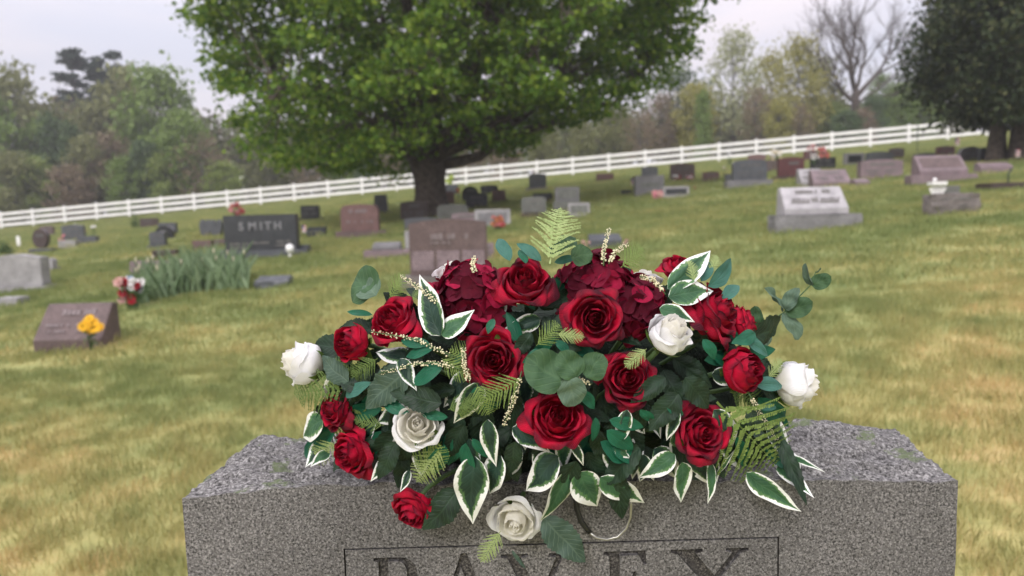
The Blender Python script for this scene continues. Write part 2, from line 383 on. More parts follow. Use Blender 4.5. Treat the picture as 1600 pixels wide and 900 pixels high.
    for ch, pa, pb, py in (('R', 583, 664, 870.5), ('A', 678, 770, 871.5), ('V', 782, 890, 868), ('E', 943, 1012, 864), ('Y', 1048, 1170, 861)):
        A, B = P(pa, py, YF), P(pb, py, YF); wd = (B.x-A.x)/max(q[0] for q in g[ch][0]); zt = z1-.0135; 
        o_ = addpoly([(A.x+u*wd, zt-H+v*H) for u, v in g[ch][0]]); hs = [addpoly([(A.x+u*wd, zt-H+v*H) for u, v in h]) for h in g[ch][1]]
        polys.append((o_, hs))
    def inside(p, pl):
        c = False; n = len(pl)
        for i in range(n):
            (xa, ya), (xb, yb) = pl[i][:2], pl[(i+1) % n][:2]
            if (ya > p[1]) != (yb > p[1]) and p[0] < (xb-xa)*(p[1]-ya)/(yb-ya)+xa: c = not c
        return c
    res = geometry.delaunay_2d_cdt(pts, edges, [], 1, 1e-7)
    nv, nf, ov = res[0], res[2], res[3]
    mp = {}
    for i, p in enumerate(nv):
        src = [q for q in ov[i] if q < len(border)]
        if src: mp[i] = border[src[0]]
        else: mp[i] = len(V); V.append((p.x, YF, p.y))
    cutf = []
    for fc in nf:
        c = sum((nv[i] for i in fc), Vector((0, 0)))/len(fc)
        if not inside(c, [tuple(x) for x in pts[:len(border)]]): continue
        isin = any(inside(c, o_) and not any(inside(c, h) for h in hs) for o_, hs in polys)
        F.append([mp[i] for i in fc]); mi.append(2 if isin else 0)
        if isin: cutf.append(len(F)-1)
    me = bpy.data.meshes.new('die'); me.from_pydata(V, [], F); me.polygons.foreach_set('material_index', mi)
    for m in (M_gran_front, M_gran_rock, M_gran_cut_shaded): me.materials.append(m)
    bm = bmesh.new(); bm.from_mesh(me); bm.faces.ensure_lookup_table()
    fs = [bm.faces[i] for i in cutf]
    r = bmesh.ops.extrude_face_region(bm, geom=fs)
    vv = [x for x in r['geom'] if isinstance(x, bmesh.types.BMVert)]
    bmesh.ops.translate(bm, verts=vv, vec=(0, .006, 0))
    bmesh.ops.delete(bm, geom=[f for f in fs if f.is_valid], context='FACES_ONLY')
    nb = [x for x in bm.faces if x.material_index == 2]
    bmesh.ops.recalc_face_normals(bm, faces=bm.faces)
    for f in bm.faces: f.smooth = (f.material_index == 1)
    bm.to_mesh(me); bm.free()
    d = link('die', me, root); d.matrix_parent_inverse = root.matrix_world.inverted() if False else Matrix.Translation(-root.location)
    b = MB(); cx = (xl+xr)/2; zb = gz(.07, 1)-.15
    bm = bmesh.new(); bmesh.ops.create_cube(bm, size=1, matrix=Matrix.LocRotScale(Vector((cx, 1.01, (zb+DIE_Z0)/2)), None, Vector((1.22, .42, DIE_Z0-zb-.002))))
    bmesh.ops.bevel(bm, geom=bm.edges[:], offset=.012, segments=2, affect='EDGES')
    bmesh.ops.subdivide_edges(bm, edges=[e_ for e_ in bm.edges if e_.calc_length() > .15], cuts=14, use_grid_fill=True)
    for v in bm.verts:
        q = noise.fractal(v.co*14, .8, 2, 4)*.006; v.co += Vector((q, q, 0)) if v.co.z < DIE_Z0-.01 else Vector((0, 0, 0))
    me = bpy.data.meshes.new('base'); bm.to_mesh(me); bm.free()
    bo = link('base', me, root, M_gran_rock); bo.matrix_parent_inverse = Matrix.Translation(-root.location)
headstone()
# ---------------------------------------------------------------- flower materials
def petalmat(name, base, deep, rimc, inner, rim=.5, trans=.12, rough=.72):
    m, nt, p, o = newmat(name)
    uv = nt.nodes.new('ShaderNodeUVMap'); sp = nt.nodes.new('ShaderNodeSeparateXYZ'); nt.links.new(uv.outputs[0], sp.inputs[0])
    n = noise_n(nt, 1.6, 3, vary=True)
    r0 = ramp(nt, [(.35, deep), (.62, base)]); nt.links.new(n.outputs[0], r0.inputs[0])
    # dye gets darker towards the petal's foot and, in blotches, along its rim
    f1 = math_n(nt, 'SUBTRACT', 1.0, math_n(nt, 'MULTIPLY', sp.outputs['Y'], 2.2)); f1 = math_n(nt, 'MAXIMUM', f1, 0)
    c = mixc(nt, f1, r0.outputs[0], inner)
    n2 = noise_n(nt, 1.9, 3, vary=True)
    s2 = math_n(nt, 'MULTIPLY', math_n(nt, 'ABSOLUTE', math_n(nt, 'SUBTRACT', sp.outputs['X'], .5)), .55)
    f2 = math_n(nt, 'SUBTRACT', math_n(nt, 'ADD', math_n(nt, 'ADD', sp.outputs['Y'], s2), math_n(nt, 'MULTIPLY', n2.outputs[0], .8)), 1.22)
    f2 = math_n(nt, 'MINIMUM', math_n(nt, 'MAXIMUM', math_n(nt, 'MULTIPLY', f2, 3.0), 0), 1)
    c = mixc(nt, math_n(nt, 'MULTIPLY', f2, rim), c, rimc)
    nt.links.new(c, p.inputs['Base Color']); p.inputs['Roughness'].default_value = rough; p.inputs['Specular IOR Level'].default_value = .2
    p.inputs['Sheen Weight'].default_value = .25; p.inputs['Sheen Tint'].default_value = (*base, 1)
    wv = nt.nodes.new('ShaderNodeTexWave'); wv.wave_type = 'BANDS'; wv.inputs['Scale'].default_value = 9; wv.inputs['Distortion'].default_value = 3; wv.inputs['Detail'].default_value = 2
    nt.links.new(uv.outputs[0], wv.inputs[0]); bump(nt, p, wv.outputs[0], .4, .0014)
    t = nt.nodes.new('ShaderNodeBsdfTranslucent'); nt.links.new(c, t.inputs['Color'])
    mx = nt.nodes.new('ShaderNodeMixShader'); mx.inputs[0].default_value = trans
    nt.links.new(p.outputs[0], mx.inputs[1]); nt.links.new(t.outputs[0], mx.inputs[2]); nt.links.new(mx.outputs[0], o.inputs[0])
    return m
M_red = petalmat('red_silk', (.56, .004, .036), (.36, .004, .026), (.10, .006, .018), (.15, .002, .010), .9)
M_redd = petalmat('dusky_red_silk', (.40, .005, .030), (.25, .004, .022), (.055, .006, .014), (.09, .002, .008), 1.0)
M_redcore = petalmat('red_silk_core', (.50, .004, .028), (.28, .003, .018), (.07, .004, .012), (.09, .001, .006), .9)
M_whitep = petalmat('white_silk', (.90, .90, .91), (.88, .88, .89), (.86, .86, .86), (.80, .78, .60), .3, .38)
M_cream = petalmat('cream_silk', (.90, .88, .82), (.87, .85, .77), (.88, .87, .84), (.84, .81, .66), .3, .48)
M_hyd = [petalmat('burgundy_silk_%d' % i, a, b, c, d, .35, .12) for i, (a, b, c, d) in enumerate((
    ((.19, .003, .024), (.12, .003, .019), (.08, .006, .020), (.07, .002, .010)), ((.115, .005, .020), (.08, .004, .016), (.07, .007, .018), (.05, .002, .009)),
    ((.40, .010, .055), (.26, .006, .036), (.20, .008, .03), (.14, .002, .012))))]
def leafuv(name, body, body2, vein, margin=None, gloss=.5, trans=.15, vstr=.3, nveins=9):
    """leaf cloth: UV x across (-1..1 packed to 0..1), y along"""
    m, nt, p, o = newmat(name)
    uv = nt.nodes.new('ShaderNodeUVMap'); sp = nt.nodes.new('ShaderNodeSeparateXYZ'); nt.links.new(uv.outputs[0], sp.inputs[0])
    u = math_n(nt, 'ABSOLUTE', math_n(nt, 'SUBTRACT', math_n(nt, 'MULTIPLY', sp.outputs['X'], 2), 1)); v = sp.outputs['Y']
    n = noise_n(nt, 3, 4, vary=True); r = ramp(nt, [(.35, body2), (.65, body)]); nt.links.new(n.outputs[0], r.inputs[0])
    ph = math_n(nt, 'SUBTRACT', math_n(nt, 'MULTIPLY', v, nveins), math_n(nt, 'MULTIPLY', u, 2.2))
    fr = math_n(nt, 'ABSOLUTE', math_n(nt, 'SUBTRACT', math_n(nt, 'FRACT', ph), .5))      # 0 at the side veins
    mid = math_n(nt, 'MULTIPLY', u, 9.0)
    vv = math_n(nt, 'MINIMUM', math_n(nt, 'MINIMUM', math_n(nt, 'MULTIPLY', fr, 7), mid), 1)
    c = mixc(nt, math_n(nt, 'MULTIPLY', math_n(nt, 'SUBTRACT', 1.0, vv), vstr), r.outputs[0], vein)
    if margin:
        nz = noise_n(nt, 11, 5, rough=.7, vary=True); nb = noise_n(nt, 1.8, 2, vary=True)
        th = math_n(nt, 'SUBTRACT', .95, math_n(nt, 'MULTIPLY', math_n(nt, 'MULTIPLY', v, v), .85))
        th = math_n(nt, 'SUBTRACT', th, math_n(nt, 'MULTIPLY', nz.outputs[0], .74)); th = math_n(nt, 'ADD', th, math_n(nt, 'MULTIPLY', nb.outputs[0], .56))
        th = math_n(nt, 'SUBTRACT', th, math_n(nt, 'MULTIPLY', math_n(nt, 'SUBTRACT', fr, .25), .13))
        d = math_n(nt, 'MULTIPLY', math_n(nt, 'SUBTRACT', u, th), 14); d = math_n(nt, 'MINIMUM', math_n(nt, 'MAXIMUM', d, 0), 1)
        d0 = math_n(nt, 'MULTIPLY', math_n(nt, 'SUBTRACT', u, math_n(nt, 'SUBTRACT', th, .22)), 9); d0 = math_n(nt, 'MINIMUM', math_n(nt, 'MAXIMUM', d0, 0), 1)
        c = mixc(nt, math_n(nt, 'MULTIPLY', d0, .5), c, (.14, .28, .09)); c = mixc(nt, d, c, margin)
    nt.links.new(c, p.inputs['Base Color']); p.inputs['Roughness'].default_value = gloss; p.inputs['Specular IOR Level'].default_value = .3
    bump(nt, p, vv, .35, .0012)
    t = nt.nodes.new('ShaderNodeBsdfTranslucent'); nt.links.new(c, t.inputs['Color'])
    mx = nt.nodes.new('ShaderNodeMixShader'); mx.inputs[0].default_value = trans
    nt.links.new(p.outputs[0], mx.inputs[1]); nt.links.new(t.outputs[0], mx.inputs[2]); nt.links.new(mx.outputs[0], o.inputs[0])
    return m
M_var = leafuv('variegated_leaf', (.045, .125, .055), (.025, .075, .040), (.10, .20, .11), (.82, .83, .80), .5, .12)
M_vard = leafuv('variegated_leaf_dark', (.018, .050, .034), (.012, .032, .024), (.045, .09, .06), (.80, .81, .80), .5, .08)
M_rus = leafuv('ruscus_leaf', (.012, .120, .062), (.008, .085, .046), (.04, .20, .11), None, .48, .15, .12, 3)
M_rusl = leafuv('ruscus_leaf_pale', (.045, .155, .115), (.030, .115, .085), (.10, .24, .18), None, .5, .15, .12, 3)
M_euc = leafuv('eucalyptus_leaf', (.055, .115, .050), (.035, .080, .036), (.11, .19, .09), None, .7, .12, .25, 5)
M_eucg = leafuv('eucalyptus_leaf_bluish', (.105, .165, .110), (.075, .125, .085), (.18, .25, .17), None, .75, .12, .3, 5)
M_dark = leafuv('dark_rose_leaf', (.016, .040, .020), (.008, .020, .011), (.035, .07, .04), None, .55, .08, .5, 10)
M_darkg = leafuv('grey_green_rose_leaf', (.060, .100, .072), (.035, .066, .046), (.13, .19, .14), None, .6, .1, .45, 10)
M_sepal = plain('green_sepal', (.13, .20, .035), (.07, .13, .025), 60, .6, .1, .0005)
M_stem = plain('green_stem', (.09, .15, .05), (.05, .10, .04), 40, .6, .1, .0005)
M_fern = leafmat('fern', (.15, .235, .055), (.22, .30, .09), .2, .7)
M_fernd = leafmat('fern_dark', (.10, .17, .045), (.16, .23, .07), .2, .7)
M_bead = plain('cream_beads', (.74, .70, .50), (.66, .60, .40), 200, .8, .2, .0005)
M_foam = plain('dark_moss_foam', (.012, .022, .012), (.005, .010, .006), 60, .95, .8, .004)
M_wire = plain('black_wire', (.012, .013, .016), None, 20, .35, 0, spec=.5)
M_steel = plain('bare_wire', (.42, .41, .38), (.3, .3, .28), 60, .35, 0, metal=.8)

# ---------------------------------------------------------------- petals and roses
def uvgrid(bmV, nu, nv, name, mats, mi=0):
    """bmV: list rows (nv+1) x (nu+1) of points; makes a smooth UV mapped sheet"""
    me = bpy.data.meshes.new(name); V = [tuple(p) for row in bmV for p in row]
    F = [(j*(nu+1)+i, j*(nu+1)+i+1, (j+1)*(nu+1)+i+1, (j+1)*(nu+1)+i) for j in range(nv) for i in range(nu)]
    me.from_pydata(V, [], F); uvl = me.uv_layers.new(name='UVMap')
    for poly in me.polygons:
        for li in poly.loop_indices:
            vi = me.loops[li].vertex_index; uvl.data[li].uv = ((vi % (nu+1))/nu, (vi//(nu+1))/nv)
    me.polygons.foreach_set('use_smooth', [True]*len(F)); me.materials.append(mats); me.update(); return me
def petal_rows(th, W, rm, rt, h, zb=0., curl=0., seed=0, wav=.03, nu=12, nv=10, spiral=.07, side=0., fold=.0):
    rows = []
    for j in range(nv+1):
        v = j/nv; row = []
        a = W*(.40+.60*math.sin(math.pi*min(.5, v*.62+.04))**.9)
        for i in range(nu+1):
            s = -1+2*i/nu
            ve = v*(1-.15*abs(s)**3.2-.04*s*s) + .012*v*math.exp(-(s/.2)**2)+.03*v*v*noise.noise(Vector((s*2.2, seed*1.7, 4)))
            if v > .7: a2 = a*(1-.16*((v-.7)/.3)**3)
            else: a2 = a
            an = th+s*a2
            rad = .10+(rm-.10)*math.sin(math.pi/2*min(1, ve/.5)) if ve < .5 else rm+(rt-rm)*((ve-.5)/.5)**1.4
            rad *= 1+spiral*s
            z = zb+h*ve
            c = max(0, ve-.74)/.26
            rad += curl*c*c*.62; z -= curl*c*c*c*.9
            rad += side*max(0, abs(s)-.55)**2*1.2*v
            rad += fold*math.sin(s*2.6+seed*1.9)*ve*ve+fold*.5*math.sin(s*5+seed)*ve**3
            nzv = noise.noise(Vector((an*2.2+seed*7.1, ve*3.3, seed*3.7)))
            rad += wav*nzv*(.3+ve*1.2); z += wav*.8*noise.noise(Vector((an*3+seed, 5.5, seed)))*ve
            row.append(Vector((rad*math.cos(an), rad*math.sin(an), z)))
        rows.append(row)
    return rows
LAYERS = {   # n, rm, rt, h, half width deg, curl, zb
 'open': [(3, .24, .17, 1.02, 84, .04, .02), (4, .36, .31, 1.04, 68, .06, .0), (5, .52, .50, .99, 60, .12, .0), (5, .70, .72, .90, 55, .20, -.02), (5, .84, .92, .74, 50, .26, -.04), (3, .86, 1.02, .52, 46, .30, -.05)],
 'half': [(3, .23, .15, 1.16, 84, .03, .02), (4, .36, .27, 1.18, 70, .05, .0), (4, .52, .44, 1.13, 64, .10, .0), (5, .70, .64, 1.02, 58, .18, -.02), (4, .80, .82, .86, 56, .26, -.04), (3, .82, .96, .62, 48, .32, -.05)],
 'bud': [(3, .22, .12, 1.35, 84, .0, .02), (3, .38, .22, 1.37, 78, .02, .0), (4, .54, .36, 1.33, 68, .05, .0), (4, .70, .52, 1.24, 62, .10, -.02), (3, .76, .70, 1.08, 60, .22, -.03)]}
def rose_proto(kind, seed, white=False):
    rnd = random.Random(seed); out = []
    core = []
    for k in range(5):
        core.append(petal_rows(k*2.4+seed, R(95), .06+.035*k, .045+.032*k, LAYERS[kind][0][3]*(1.0-.012*k), .0, 0, seed+k, .02, 10, 6, .25))
    V = []; F = []; 
    cm = bpy.data.meshes.new('rose'); UV = []
    for rows in core:
        b = len(V); nu = len(rows[0])-1; nv = len(rows)-1
        V += [tuple(p) for r_ in rows for p in r_]; UV += [(i/nu, .35+.65*j/nv) for j in range(nv+1) for i in range(nu+1)]
        F += [(b+j*(nu+1)+i, b+j*(nu+1)+i+1, b+(j+1)*(nu+1)+i+1, b+(j+1)*(nu+1)+i) for j in range(nv) for i in range(nu)]
    # closed green hip under the petals
    nF = len(F); mb = MB(); mb.ico((0, 0, -.05), .17, 1, 1, .9); b = len(V); V += [tuple(p) for p in mb.v]; UV += [(0, 0)]*len(mb.v); F += [tuple(b+i for i in f) for f in mb.f]
    cm.from_pydata(V, [], F); ul = cm.uv_layers.new(name='UVMap')
    for li, l in enumerate(cm.loops): ul.data[li].uv = UV[l.vertex_index]
    cm.materials.append(M_cream if white else M_redcore); cm.materials.append(M_sepal)
    cm.polygons.foreach_set('material_index', [0]*nF+[1]*(len(F)-nF)); cm.polygons.foreach_set('use_smooth', [True]*len(F)); cm.update()
    th = seed*1.3
    for li, (n, rm, rt, h, W, curl, zb) in enumerate(LAYERS[kind] if not white or kind == 'bud' else [(3, .25, .17, 1.12, 84, .02, .02), (4, .44, .36, 1.14, 72, .06, 0), (4, .68, .66, 1.04, 66, .16, -.02), (4, .84, .96, .84, 58, .34, -.04)]):
        th += .7
        for k in range(n):
            a = th+2*math.pi*k/n+rnd.uniform(-.12, .12)
            s = rnd.uniform(.93, 1.06)
            rows = petal_rows(a, R(W)*rnd.uniform(.92, 1.08), rm*rnd.uniform(.97, 1.03), rt*s, h*rnd.uniform(.95, 1.04), zb, curl*rnd.uniform(.5, 1.5), seed*11+li*5+k, rnd.uniform(.026, .05)+.012*li, 14, 11, .07, .05*li, rnd.uniform(.01, .028)*li)
            mat_ = (M_cream if li < 3 else M_whitep) if white else (M_redcore if li < 1 else M_redd if seed in (2, 3, 5, 1) and (k+li) % 3 else M_red)
            out.append(uvgrid(rows, 14, 11, 'petal', mat_))
    sep = []
    for k in range(5):
        a = k*1.2566; mb = MB(); rows = []
        for j in range(7):
            v = j/6; wdt = .17*math.sin(math.pi*min(1, v*.8+.2))*(1-v*.5)+.01; rr = .16+.72*math.sin(math.pi/2*v); z = -.05+.52*v
            if k == 2: rr = .16+.8*v; z = -.05+.05*v-.3*v*v
            rows.append([Vector((rr*math.cos(a)-q*wdt*math.sin(a), rr*math.sin(a)+q*wdt*math.cos(a), z-.03*abs(q))) for q in (-1, 0, 1)])
        sep.append(uvgrid(rows, 2, 6, 'sepal', M_sepal))
    return cm, out, sep
protoR = {k: [rose_proto(k, s) for s in ss] for k, ss in {'open': (1, 2, 3), 'half': (4, 5, 6), 'bud': (7, 8)}.items()}
protoW = {k: [rose_proto(k, s, True) for s in ss] for k, ss in {'open': (11, 12), 'half': (13, 14), 'bud': (15,)}.items()}

def D(px, py):                       # depth (world Y) of the arrangement's outer surface at a picture point
    q = 1-((px-870)/440)**2-((py-590)/300)**2
    y = 1.03-.235*math.sqrt(max(0, q))
    if py > 700: y = min(y, 1.0-.14*min(1, (py-700)/45))
    return y
ROOT = empty('flower_arrangement', P(880, 700, 1.0), 'artificial red and white rose arrangement with variegated leaves draped over the front granite headstone', 'flower arrangement')
IP = Matrix.Translation(-ROOT.location)
def part(name, me, M, label=None, parent=None):
    o = bpy.data.objects.new(name, me); col.objects.link(o)
    if parent is None: o.parent = ROOT; o.matrix_parent_inverse = IP; o.matrix_basis = M
    else: o.parent = parent; o.matrix_basis = M
    if label: o['label'] = label
    return o
def frame(z, spin=0):
    z = z.normalized(); x = z.orthogonal().normalized(); y = z.cross(x)
    m = Matrix((x, y, z)).transposed() @ Matrix.Rotation(spin, 3, 'Z'); return m
def vdir(dx, dy, dz): return (right*dx+up*dy-fwd*dz).normalized()    # picture right, picture up, towards the viewer
heart = P(880, 660, .98)
def rose(px, py, rpx, d, kind, var, white=False, back=0., label=None, asp=1., dep=None):
    Y = (dep if dep else D(px, py)) + back
    c = P(px, py, Y); r = rpx/FPX*c.y; ax = vdir(*d)
    cm, pet, sep = (protoW if white else protoR)[kind][var]
    s = r/1.06; M = Matrix.LocRotScale(c-ax*s*.55, frame(ax, random.random()*6.28).to_quaternion(), Vector((s, s, s*asp)))
    o = part('rose', cm, M, label)
    for p_ in pet: part('petal', p_, Matrix.Identity(4), None, o)
    for p_ in sep: part('sepal', p_, Matrix.Identity(4), None, o)
    # stem running back into the foam
    a = c-ax*s*.6; b = heart+(a-heart)*.25; mb = MB(); k = a-ax*.035
    pts = [a*(1-t)**2+k*2*t*(1-t)+b*t*t for t in (0, .2, .4, .6, .8, 1)]
    part('stem', mb.tube(pts, .0032, 6).mesh('stem', M_stem, True), Matrix.Identity(4))
    return o
RED = [  # px, py, radius px, axis (right, up, viewer), kind, variant, depth offset
 (614, 502, 44, (-.35, .45, .75), 'half', 0, 0), (553, 536, 39, (-.45, .1, .75), 'bud', 0, 0), (772, 563, 50, (-.12, .08, 1), 'open', 0, -.01), (820, 441, 46, (.0, .55, .8), 'half', 1, 0),
 (930, 497, 46, (.0, .05, 1), 'open', 1, -.01), (980, 591, 46, (.1, .25, 1), 'open', 2, 0), (870, 652, 51, (.05, .4, 1), 'half', 2, -.01), (1062, 420, 32, (.2, .6, .4), 'half', 0, .02),
 (1114, 487, 56, (.55, .35, .45), 'half', 1, .01), (1160, 505, 34, (.8, .3, .2), 'half', 2, .03), (1157, 578, 47, (.45, .15, .75), 'bud', 1, 0), (524, 640, 35, (-.5, .15, .55), 'half', 1, .0),
 (550, 708, 42, (-.45, -.15, .7), 'half', 2, -.02), (647, 796, 42, (-.25, -.55, .7), 'half', 0, .0), (1097, 676, 48, (.22, .2, .95), 'open', 0, -.015)]
for q in RED: rose(*q[:6], back=q[6])
WH = [(484, 571, 44, (-.8, .25, .25), 'bud', 0, 0), (1042, 528, 43, (.30, .62, .55), 'bud', 0, -.01), (1232, 600, 46, (.92, .0, .15), 'bud', 0, .0), (653, 664, 42, (.05, .35, .85), 'half', 0, -.015),
      (806, 811, 43, (-.12, -.35, .85), 'half', 1, 0), (1008, 438, 28, (.1, .8, -.2), 'open', 1, .05), (706, 426, 28, (-.2, .8, -.3), 'open', 0, .04)]
for q in WH: rose(*q[:6], True, back=q[6], label='white rose with cream heart', asp=1.15 if q[4] == 'bud' else 1)

# ---------------------------------------------------------------- hydrangeas
def floret_mesh(seed):
    rnd = random.Random(seed); V = []; F = []; UV = []
    for k in range(4):
        a = k*math.pi/2+rnd.uniform(-.15, .15); cup = rnd.uniform(-.05, .55); L_ = rnd.uniform(.9, 1.1); W_ = rnd.uniform(.56, .68); tw = rnd.uniform(-.3, .3); b = len(V); nu, nv = 6, 6
        for j in range(nv+1):
            v = j/nv; wd = W_*math.sqrt(max(0, 1-((v-.58)/.60)**2))*(.35+.65*min(1, v*1.6))
            for i in range(nu+1):
                s = -1+2*i/nu; ve = v*(1-.22*s*s); x = .05+L_*ve; y = s*wd
                z = cup*ve*ve+.10*s*s*v-.12*abs(s)*v*.3 + tw*s*v*.3 + .05*noise.noise(Vector((x*3, y*3, seed*3+k)))
                V.append((x*math.cos(a)-y*math.sin(a), x*math.sin(a)+y*math.cos(a), z)); UV.append((i/nu, .3+.7*v))
        F += [(b+j*(nu+1)+i, b+j*(nu+1)+i+1, b+(j+1)*(nu+1)+i+1, b+(j+1)*(nu+1)+i) for j in range(nv) for i in range(nu)]
    mb = MB(); mb.ico((0, 0, .03), .07); b = len(V); V += [tuple(p) for p in mb.v]; F += [tuple(b+i for i in f) for f in mb.f]; UV += [(0, .5)]*12
    me = bpy.data.meshes.new('floret'); me.from_pydata(V, [], F); ul = me.uv_layers.new(name='UVMap')
    for li, l in enumerate(me.loops): ul.data[li].uv = UV[l.vertex_index]
    me.polygons.foreach_set('use_smooth', [True]*len(F)); me.materials.append(M_hyd[seed % 3]); return me
flo = [floret_mesh(i) for i in range(9)]
def hydrangea(px, py, rpx, n, back=0, sq=1.):
    Y = D(px, py)+back; c = P(px, py, Y)+fwd*.03; r = rpx/FPX*c.y
    mb = MB(); mb.ico((0, 0, 0), .55*r)
    o = part('hydrangea', mb.mesh('hydrangea', M_hyd[1]), Matrix.Translation(c), 'burgundy hydrangea head of many florets')
    for i in range(n):
        z = 1-2*(i+.5)/n; a = i*2.39996; d = Vector((math.sqrt(1-z*z)*math.cos(a), math.sqrt(1-z*z)*math.sin(a), z))
        if d.dot(fwd) > .35: continue
        d2 = (d+Vector([random.uniform(-.38, .38) for _ in range(3)])).normalized(); s = .0134*random.uniform(.8, 1.2)
        part('floret', flo[random.randrange(9)], Matrix.LocRotScale(Vector((d.x, d.y, d.z*sq))*r*random.uniform(.68, .96), frame(d2, random.random()*6).to_quaternion(), Vector((s, s, s))), None, o)
hydrangea(738, 468, 63, 125, .01); hydrangea(700, 478, 42, 60, .03); hydrangea(930, 452, 63, 125, .02); hydrangea(994, 482, 51, 95, .01)

# ---------------------------------------------------------------- leaves
def leaf_rows(prof, wid, arch=.05, fold=.12, bend=.0, curl=0, nu=8, nv=16, seed=0, rip=.0):
    rows = []
    for j in range(nv+1):
        v = j/nv; w_ = prof(v)*wid/2; row = []
        for i in range(nu+1):
            s = -1+2*i/nu; x = s*w_
            z = 4*arch*v*(1-v)-fold*abs(s)*w_*-1.0*1 + rip*math.sin(v*26+seed)*abs(s)**2*w_*1.5 + .35*w_*noise.noise(Vector((s*1.3, v*3, seed*5.3))) + (seed-2)*.22*s*w_*v + ((seed % 3)-1)*.07*v*v
            x += .06*wid*noise.noise(Vector((v*2.5, seed, 0)))+bend*math.sin(math.pi*v)*.5
            row.append(Vector((x, v, z)))
        rows.append(row)
    return rows
P_var = lambda v: 3.12*(v**.60)*((1-v)**1.22) if 0 < v < 1 else 0
P_lan = lambda v: 2.85*(v**.70)*((1-v)**.92) if 0 < v < 1 else 0
P_rnd = lambda v: math.sqrt(max(0, 1-(2*v**.9-1)**2))*(1.04-.12*v)
def P_ser(v):
    b = 2.75*(v**.60)*((1-v)**.98) if 0 < v < 1 else 0
    return b*(.86+.16*(1-((v*11) % 1)))
def mkleaf(kind, seed):
    if kind == 'var': return uvgrid(leaf_rows(P_var, .42, .06, .16, .03*((seed % 3)-1), nu=8, nv=16, seed=seed), 8, 16, 'variegated_leaf', M_var)
    if kind == 'vard': return uvgrid(leaf_rows(P_var, .45, .06, .16, .03*((seed % 3)-1), nu=8, nv=16, seed=seed), 8, 16, 'variegated_leaf', M_vard)
    if kind == 'rus': return uvgrid(leaf_rows(P_lan, .33, .07, .22, .04*((seed % 3)-1), nu=6, nv=12, seed=seed), 6, 12, 'ruscus_leaf', M_rus)
    if kind == 'rusl': return uvgrid(leaf_rows(P_lan, .32, .07, .22, .04*((seed % 3)-1), nu=6, nv=12, seed=seed), 6, 12, 'ruscus_leaf', M_rusl)
    if kind == 'euc': return uvgrid(leaf_rows(P_rnd, .95, .03, .10, 0, nu=8, nv=14, seed=seed), 8, 14, 'eucalyptus_leaf', M_euc)
    if kind == 'eucg': return uvgrid(leaf_rows(P_rnd, .90, .05, .2, 0, nu=8, nv=14, seed=seed), 8, 14, 'eucalyptus_leaf', M_eucg)
    if kind == 'dark': return uvgrid(leaf_rows(P_ser, .46, .05, .14, 0, nu=8, nv=33, seed=seed, rip=.06), 8, 33, 'serrated_leaf', M_dark)
    if kind == 'darkg': return uvgrid(leaf_rows(P_ser, .42, .05, .14, 0, nu=8, nv=33, seed=seed, rip=.08), 8, 33, 'serrated_leaf', M_darkg)
LF = {k: [mkleaf(k, s) for s in range(5)] for k in ('var', 'vard', 'rus', 'rusl', 'euc', 'eucg', 'dark', 'darkg')}
LLAB = {'vard': None}
def leaf3(kind, a, b, wscale=1., nrm=None, label=None):
    y = b-a; ln = y.length; y = y/ln
    n = nrm if nrm is not None else (-fwd+Vector([random.uniform(-.42, .42) for _ in range(3)])+Vector((0, 0, .15))).normalized()
    x = y.cross(n).normalized(); z = x.cross(y)
    M = Matrix((x, y, z)).transposed().to_4x4(); M = Matrix.Translation(a) @ M @ Matrix.Diagonal((ln*wscale, ln, ln, 1))
    me = random.choice(LF[kind]); return part(me.name.split('.')[0], me, M, label)
def leafp(kind, bx, by, tx, ty, ws=1., off=-.012, toff=None, n=None, label=None):
    toff = off if toff is None else toff
    Ya, Yb = D(bx, by)+off, D(tx, ty)+toff
    if ty > 745: Yb = min(Yb, .868)
    return leaf3(kind, P(bx, by, Ya), P(tx, ty, Yb), ws, vdir(*n) if n else None, label)
